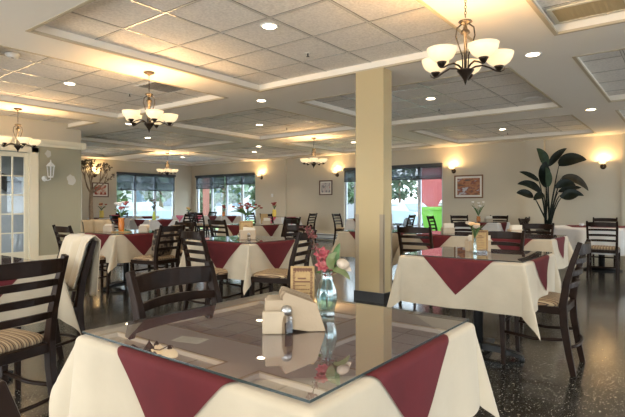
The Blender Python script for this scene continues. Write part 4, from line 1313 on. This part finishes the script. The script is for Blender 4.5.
# bits on the round table
for k, (dx, dy) in enumerate(((-.35, .15), (-.1, .3), (.1, -.1))):
    o = thing('cup', 'white cup %s on the round table' % ('nearest the left rim', 'towards the far side', 'in the middle')[k], 'cup', (RX+dx, RY+dy, ZT+.012), 0)
    MB().lathe([(.0, 0), (.028, 0), (.04, .05), (.037, .05), (.025, .006)], seg=16).build('bowl', 'white_cloth', o)
    MB().tube([(.038, 0, .042), (.058, 0, .036), (.055, 0, .018), (.032, 0, .014)], .004, 6).build('handle', 'white_cloth', o)

# ------------------------------------------------------------------ big potted bird-of-paradise
PX_, PY_ = 12.1, 2.58
DP = PX_*CS + PY_*SN
t = thing('potted_plant', 'tall dark-leaved bird of paradise plant in a pot against the right wall', 'plant', (PX_, PY_, 0))
MB().lathe([(.0, 0), (.17, 0), (.19, .1), (.23, .50), (.25, .52), (.25, .58), (.23, .58), (.22, .54)], seg=26).build('pot', 'pot_dark', t)
MB().lathe([(.225, .54), (0, .56)], seg=20).build('soil', 'soil', t)
def pl(zx, zy, dep=0):     # zoomed plant coordinates to local metres
    return W(510 + zx/4.165, 145 + zy/4.165, DP + dep) - Vector((PX_, PY_, 0))
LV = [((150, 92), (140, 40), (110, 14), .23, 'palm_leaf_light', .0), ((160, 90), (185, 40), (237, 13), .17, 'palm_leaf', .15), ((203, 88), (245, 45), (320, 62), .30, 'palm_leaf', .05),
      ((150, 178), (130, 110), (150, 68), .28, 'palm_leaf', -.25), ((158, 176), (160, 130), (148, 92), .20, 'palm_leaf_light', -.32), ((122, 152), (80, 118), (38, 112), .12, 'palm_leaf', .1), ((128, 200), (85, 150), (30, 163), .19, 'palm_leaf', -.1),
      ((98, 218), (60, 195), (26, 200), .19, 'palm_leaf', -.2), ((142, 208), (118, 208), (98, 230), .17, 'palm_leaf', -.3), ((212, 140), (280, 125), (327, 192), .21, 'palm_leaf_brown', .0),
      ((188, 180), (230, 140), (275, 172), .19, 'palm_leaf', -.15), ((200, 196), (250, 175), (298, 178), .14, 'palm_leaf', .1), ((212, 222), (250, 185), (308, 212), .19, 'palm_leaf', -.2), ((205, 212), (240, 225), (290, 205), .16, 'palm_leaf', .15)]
for i, (p0, p1, p2, w, mt_, dep) in enumerate(LV):
    a0, a1, a2 = pl(*p0, dep), pl(*p1, dep*1.2), pl(*p2, dep*1.4)
    m_ = MB(); nr = (vdir + Vector((0, 0, .35)) + rdir*(.3*math.sin(i*2.1)))
    if nr.cross(a2-a0).length < .1: nr = vdir
    leaf_strip(m_, a0, a1, a2, w*1.0, nr, .30, 16)
    lf = m_.build('leaf', mt_, t)
    root = Vector((.05*math.sin(i*1.9), .05*math.cos(i*2.3), .55))
    mid = root.lerp(a0, .5) + (Vector((-root.x, -root.y, 0))*.4) + Vector((0, 0, .10))
    MB().tube([root, root.lerp(mid, .5) + Vector((0, 0, .04)), mid, mid.lerp(a0, .6) + Vector((0, 0, .03)), a0], [.026, .022, .016, .012, .008], 7).build('leaf_stalk', 'palm_leaf', lf)

# ------------------------------------------------------------------ bare tree by the partition end
TX, TY = 5.74, 10.62
t = thing('bare_tree', 'small bare-branched artificial tree beside the olive wall end', 'tree', (TX, TY, 0))
MB().lathe([(.0, 0), (.15, 0), (.19, .3), (.18, .32), (.0, .3)], seg=20).build('pot', 'pot_dark', t)
rb = random.Random(21)
tr_ = MB(); lf = MB()
tr_.tube([(0, 0, .3), (.01, 0, .7), (-.01, .01, 1.1), (.0, 0, 1.42)], [.055, .05, .045, .04], 9)
def branch(p, d, L, r, dep):
    q = p + d*L*.5 + Vector(((rb.random()-.5), (rb.random()-.5), (rb.random()-.3)))*L*.12
    e = p + d*L + Vector(((rb.random()-.5), (rb.random()-.5), (rb.random()-.3)))*L*.2
    tr_.tube([p, q, e], [r, r*.8, r*.55], 5)
    if dep <= 1:
        for k in range(2):
            c = q.lerp(e, rb.random()) + Vector((rb.random()-.5, rb.random()-.5, rb.random()-.5))*.07
            lf.ball(c, .012 + .010*rb.random(), 1, .6, .8, 5, 4)
    if dep == 0: return
    for k in range(3 if dep > 1 else 2):
        v = Vector(((rb.random()-.5)*1.5, (rb.random()-.5)*1.5, .35 + rb.random()*.7))
        branch(e, (d*.6 + v*.6).normalized(), L*.62, r*.55, dep-1)
for v in (Vector((-.35, .3, 1)), Vector((.45, -.35, 1)), Vector((.1, .25, 1.0)), Vector((.7, -.75, .8)), Vector((-.2, -.2, 1))):
    branch(Vector((0, 0, 1.38)), v.normalized(), .33, .022, 3 if v.z > .9 else 2)
tr_.build('trunk_and_branches', 'bark', t); lf.build('dry_leaves', 'dry_leaf', t)

# ------------------------------------------------------------------ outside
GZ = -.15
struct(MB().box(-40, 90, -60, 100, GZ-.3, GZ).build('ground', 'asphalt'))
struct(MB().box(XW+1.4, 30, 15.5, 60, GZ, GZ+.03).box(XW+1.2, 17.4, -2, 9.4, GZ, GZ+.02).box(2, XW+1, 19.2, 21.2, GZ, GZ+.03).build('ground_lawn', 'grass'))
def tree_out(x, y, h, r, label, seed, mat='tree_leaf'):
    rr = random.Random(seed)
    t = thing('leafy_tree', label, 'tree', (x, y, GZ), 0, 'trees outside the windows')
    MB().tube([(0, 0, 0), (.05, 0, h*.3), (0, 0, h*.55)], [.16, .12, .08], 9).build('trunk', 'bark', t)
    m_ = MB()
    for k in range(420):
        a_ = rr.random()*2*PI; zz = rr.random(); q = r*math.sqrt(rr.random())*math.sin(PI*(.15+.8*zz))**.6
        c = Vector((q*math.cos(a_), q*math.sin(a_), h*(.28+.72*zz)))
        d = Vector((rr.random()-.5, rr.random()-.5, rr.random()-.5)).normalized(); s_ = .18+.22*rr.random()
        leaf_strip(m_, c-d*s_, c + Vector((0, 0, .06)), c+d*s_, s_*1.3, (rr.random()-.5, rr.random()-.5, 1), .2, 3)
    m_.build('crown', mat, t)
tree_out(22, 20.5, 4.6, 1.5, 'dark green tree outside the window right of the corner', 1)
tree_out(25, 27.5, 5.0, 1.9, 'second tree outside the window right of the corner', 2)
tree_out(19.5, 23.6, 2.2, 1.0, 'low bush outside the window right of the corner', 3)
tree_out(14.6, 26.5, 4.6, 1.4, 'tree outside the left window', 4)
tree_out(18.2, 25.6, 5.6, 1.5, 'tree outside the right half of the left window', 14)
tree_out(19.0, 33.5, 5.2, 2.2, 'tree further off outside the left window', 5)
tree_out(31, 19.5, 5.0, 2.2, 'tree outside the dumpster window', 6)
tree_out(36, 25.0, 5.5, 2.4, 'far tree outside the dumpster window', 7)
for i, (x, y, h_, r_) in enumerate(((38, 19.8, 6.5, 2.6), (44, 25.6, 6.5, 2.6), (50, 22, 7, 3), (50, 30, 7.5, 3.2), (50, 38, 7, 3), (24, 56, 7, 3), (33, 57, 7.5, 3), (50, 46, 7, 3.2))):
    tree_out(x, y, h_, r_, 'hazy tree in the far line beyond the parking lot', 20+i)
def car(x, y, rz, label):
    t = thing('parked_car', label, 'car', (x, y, GZ), rz, 'parked cars')
    m_ = MB()
    side = [(-2.1, .35), (-2.15, .7), (-1.9, .88), (-1.15, .95), (-.55, 1.38), (.75, 1.42), (1.55, 1.0), (2.05, .92), (2.15, .6), (2.1, .35)]
    vs = []
    for yy, sc in ((-.82, 1), (-.6, 1.02), (.6, 1.02), (.82, 1)):
        for (px, pz) in side: vs.append((px*sc if abs(yy) < .8 else px*.98, yy if pz < 1.1 else yy*.82, pz))
    n = len(side); fs = [tuple(range(n)), tuple(reversed(range(3*n, 4*n)))]
    for j in range(3):
        for i in range(n): fs.append((j*n+i, j*n+(i+1) % n, (j+1)*n+(i+1) % n, (j+1)*n+i))
    m_.add(vs, fs).build('body', 'car_paint', t, bevel=.03)
    g = MB()
    for sy in (-1, 1):
        g.add([(-.98, sy*.80, .98), (-.50, sy*.70, 1.30), (.70, sy*.70, 1.33), (1.35, sy*.80, 1.0)], [(0, 1, 2, 3)])
    g.add([(-1.17, -.62, .99), (-1.17, .62, .99), (-.60, .56, 1.38), (-.60, -.56, 1.38)], [(0, 1, 2, 3)])
    g.build('windows', 'car_glass', t)
    for sx in (-1.3, 1.3):
        for sy in (-.8, .8):
            MB().lathe([(.0, -.1), (.3, -.1), (.32, -.05), (.32, .05), (.3, .1), (0, .1)], seg=18, mat=Matrix.Translation((sx, sy, .32)) @ Matrix.Rotation(R(90), 4, 'X')).build('wheel', 'tyre', t)
car(13.8, 21.6, R(-30), 'pale car parked outside the left window')
car(24.5, 12.3, R(60), 'pale car parked outside the dumpster window')
car(29.0, 15.2, R(60), 'second pale car further off outside the dumpster window')
# red building
t = thing('red_building', 'red clad building behind the green dumpster', 'building', (30, 7.2, GZ))
MB().box(0, 12, -9, 7.1, 0, 6).build('walls', 'red_cladding', t)
MB().box(-.3, 12.3, -9.3, 7.4, 6, 6.3).build('roof', 'pale_render', t)
t = thing('pale_building', 'pale building beyond the lawn outside the window right of the corner', 'building', (36, 31, GZ))
MB().box(-3, 6, -5, 9, 0, 4.8).build('walls', 'pale_render', t)
MB().box(-3.3, 6.3, -5.3, 9.3, 4.8, 5.1).build('roof', 'dark_rail', t)
for k in range(4): MB().box(-3.05, -2.95, -3.5+k*3, -2+k*3, 1.2, 2.8).build('window', 'car_glass', t)
t = thing('pale_building', 'low pale building outside the left window', 'building', (31, 44, GZ))
MB().box(-12, 8, 0, 6, 0, 4.2).build('walls', 'pale_render', t)
MB().box(-12.3, 8.3, -.3, 6.3, 4.2, 4.5).build('roof', 'dark_rail', t)
for k in range(5): MB().box(-10+3.5*k, -8.4+3.5*k, -.05, .05, 1.2, 2.7).build('window', 'car_glass', t)
t = thing('brick_pier', 'brick pier just outside the window right of the corner', 'pillar', (14.1, 16.6, GZ))
MB().box(-.1, .1, -.1, .1, 0, 3).build('shaft', 'brick', t)
# dumpster with debris
t = thing('dumpster', 'bright green dumpster outside the right window', 'dumpster', (17.8, 6.72, GZ))
b = MB()
vs = [(-.9, -1.15, .12), (.9, -1.15, .12), (.9, 1.0, .12), (-.9, 1.0, .12), (-1.05, -1.3, 1.18), (1.05, -1.3, 1.18), (1.05, 1.1, 1.18), (-1.05, 1.1, 1.18)]
b.add(vs, [(0, 3, 2, 1), (0, 1, 5, 4), (1, 2, 6, 5), (2, 3, 7, 6), (3, 0, 4, 7)])
b.build('bin_body', 'dumpster_green', t, solid=-.04)
MB().box(-1.1, 1.1, -1.35, -1.25, 1.12, 1.22).box(-1.1, 1.1, 1.05, 1.15, 1.12, 1.22).box(-1.1, -1.0, -1.25, 1.05, 1.12, 1.22).box(1.0, 1.1, -1.25, 1.05, 1.12, 1.22).build('rim', 'dumpster_green', t)
MB().box(-1.0, -.95, -.7, -.62, .2, 1.1).box(-1.0, -.95, .0, .08, .2, 1.1).box(-1.0, -.95, .6, .68, .2, 1.1).build('ribs', 'dumpster_green', t)
rb = random.Random(3)
for k in range(9):
    m_ = MB(); L = .5 + .5*rb.random()
    mt_ = Matrix.Translation((17.8 + (rb.random()-.5)*.9, 6.6 + (rb.random()-.5)*1.3, GZ + 1.12 + .07*k)) @ Matrix.Rotation(rb.random()*3, 4, 'Z') @ Matrix.Rotation((rb.random()-.5)*1.2, 4, 'X')
    m_.box(-L/2, L/2, -.22, .22, -.03, .03, mat=mt_)
    tag(m_.build('debris_board', 'debris_white' if k % 3 else 'debris_brown'), 'broken %s board piled in the green dumpster' % ('white' if k % 3 else 'brown'), 'debris', 'boards in the green dumpster')

# ------------------------------------------------------------------ daylight and added fill lamps
w = bpy.data.worlds.new('world'); scn.world = w; w.use_nodes = True
nt = w.node_tree
bg = nt.nodes['Background']; bg.inputs[0].default_value = (0.80, 0.91, 1.0, 1); bg.inputs[1].default_value = 2.1
for xa, xb in ((-1.8, 1.2), (2.0, 5.0), (5.8, 8.8), (9.4, 12.2)):  # added area lamps aimed upward to brighten the ceiling
    al = bpy.data.lights.new('window_daylight', 'AREA'); al.shape = 'RECTANGLE'; al.size = xb-xa; al.size_y = 2.1; al.energy = 12; al.color = (1, .92, .82)
    ao = bpy.data.objects.new('window_daylight', al); ao.location = ((xa+xb)/2, YB-.45, 1.2); ao.rotation_euler = (R(90+40), 0, 0); col.objects.link(ao)
for ya, yb in ((-2.5, .5), (1.4, 4.4), (5.3, 8.3)):  # stronger added lamps on the left side, also for the ceiling
    al = bpy.data.lights.new('window_daylight', 'AREA'); al.shape = 'RECTANGLE'; al.size = yb-ya; al.size_y = 2.1; al.energy = 62; al.color = (1, .92, .82)
    ao = bpy.data.objects.new('window_daylight', al); ao.location = (XB-.45, (ya+yb)/2, 1.2); ao.rotation_euler = (R(90+40), 0, R(-90)); col.objects.link(ao)
sl = bpy.data.lights.new('sun', 'SUN'); sl.energy = .4; sl.angle = R(20); sl.color = (1, .97, .92)
so = bpy.data.objects.new('sun', sl); so.rotation_euler = (R(38), 0, R(120)); col.objects.link(so)
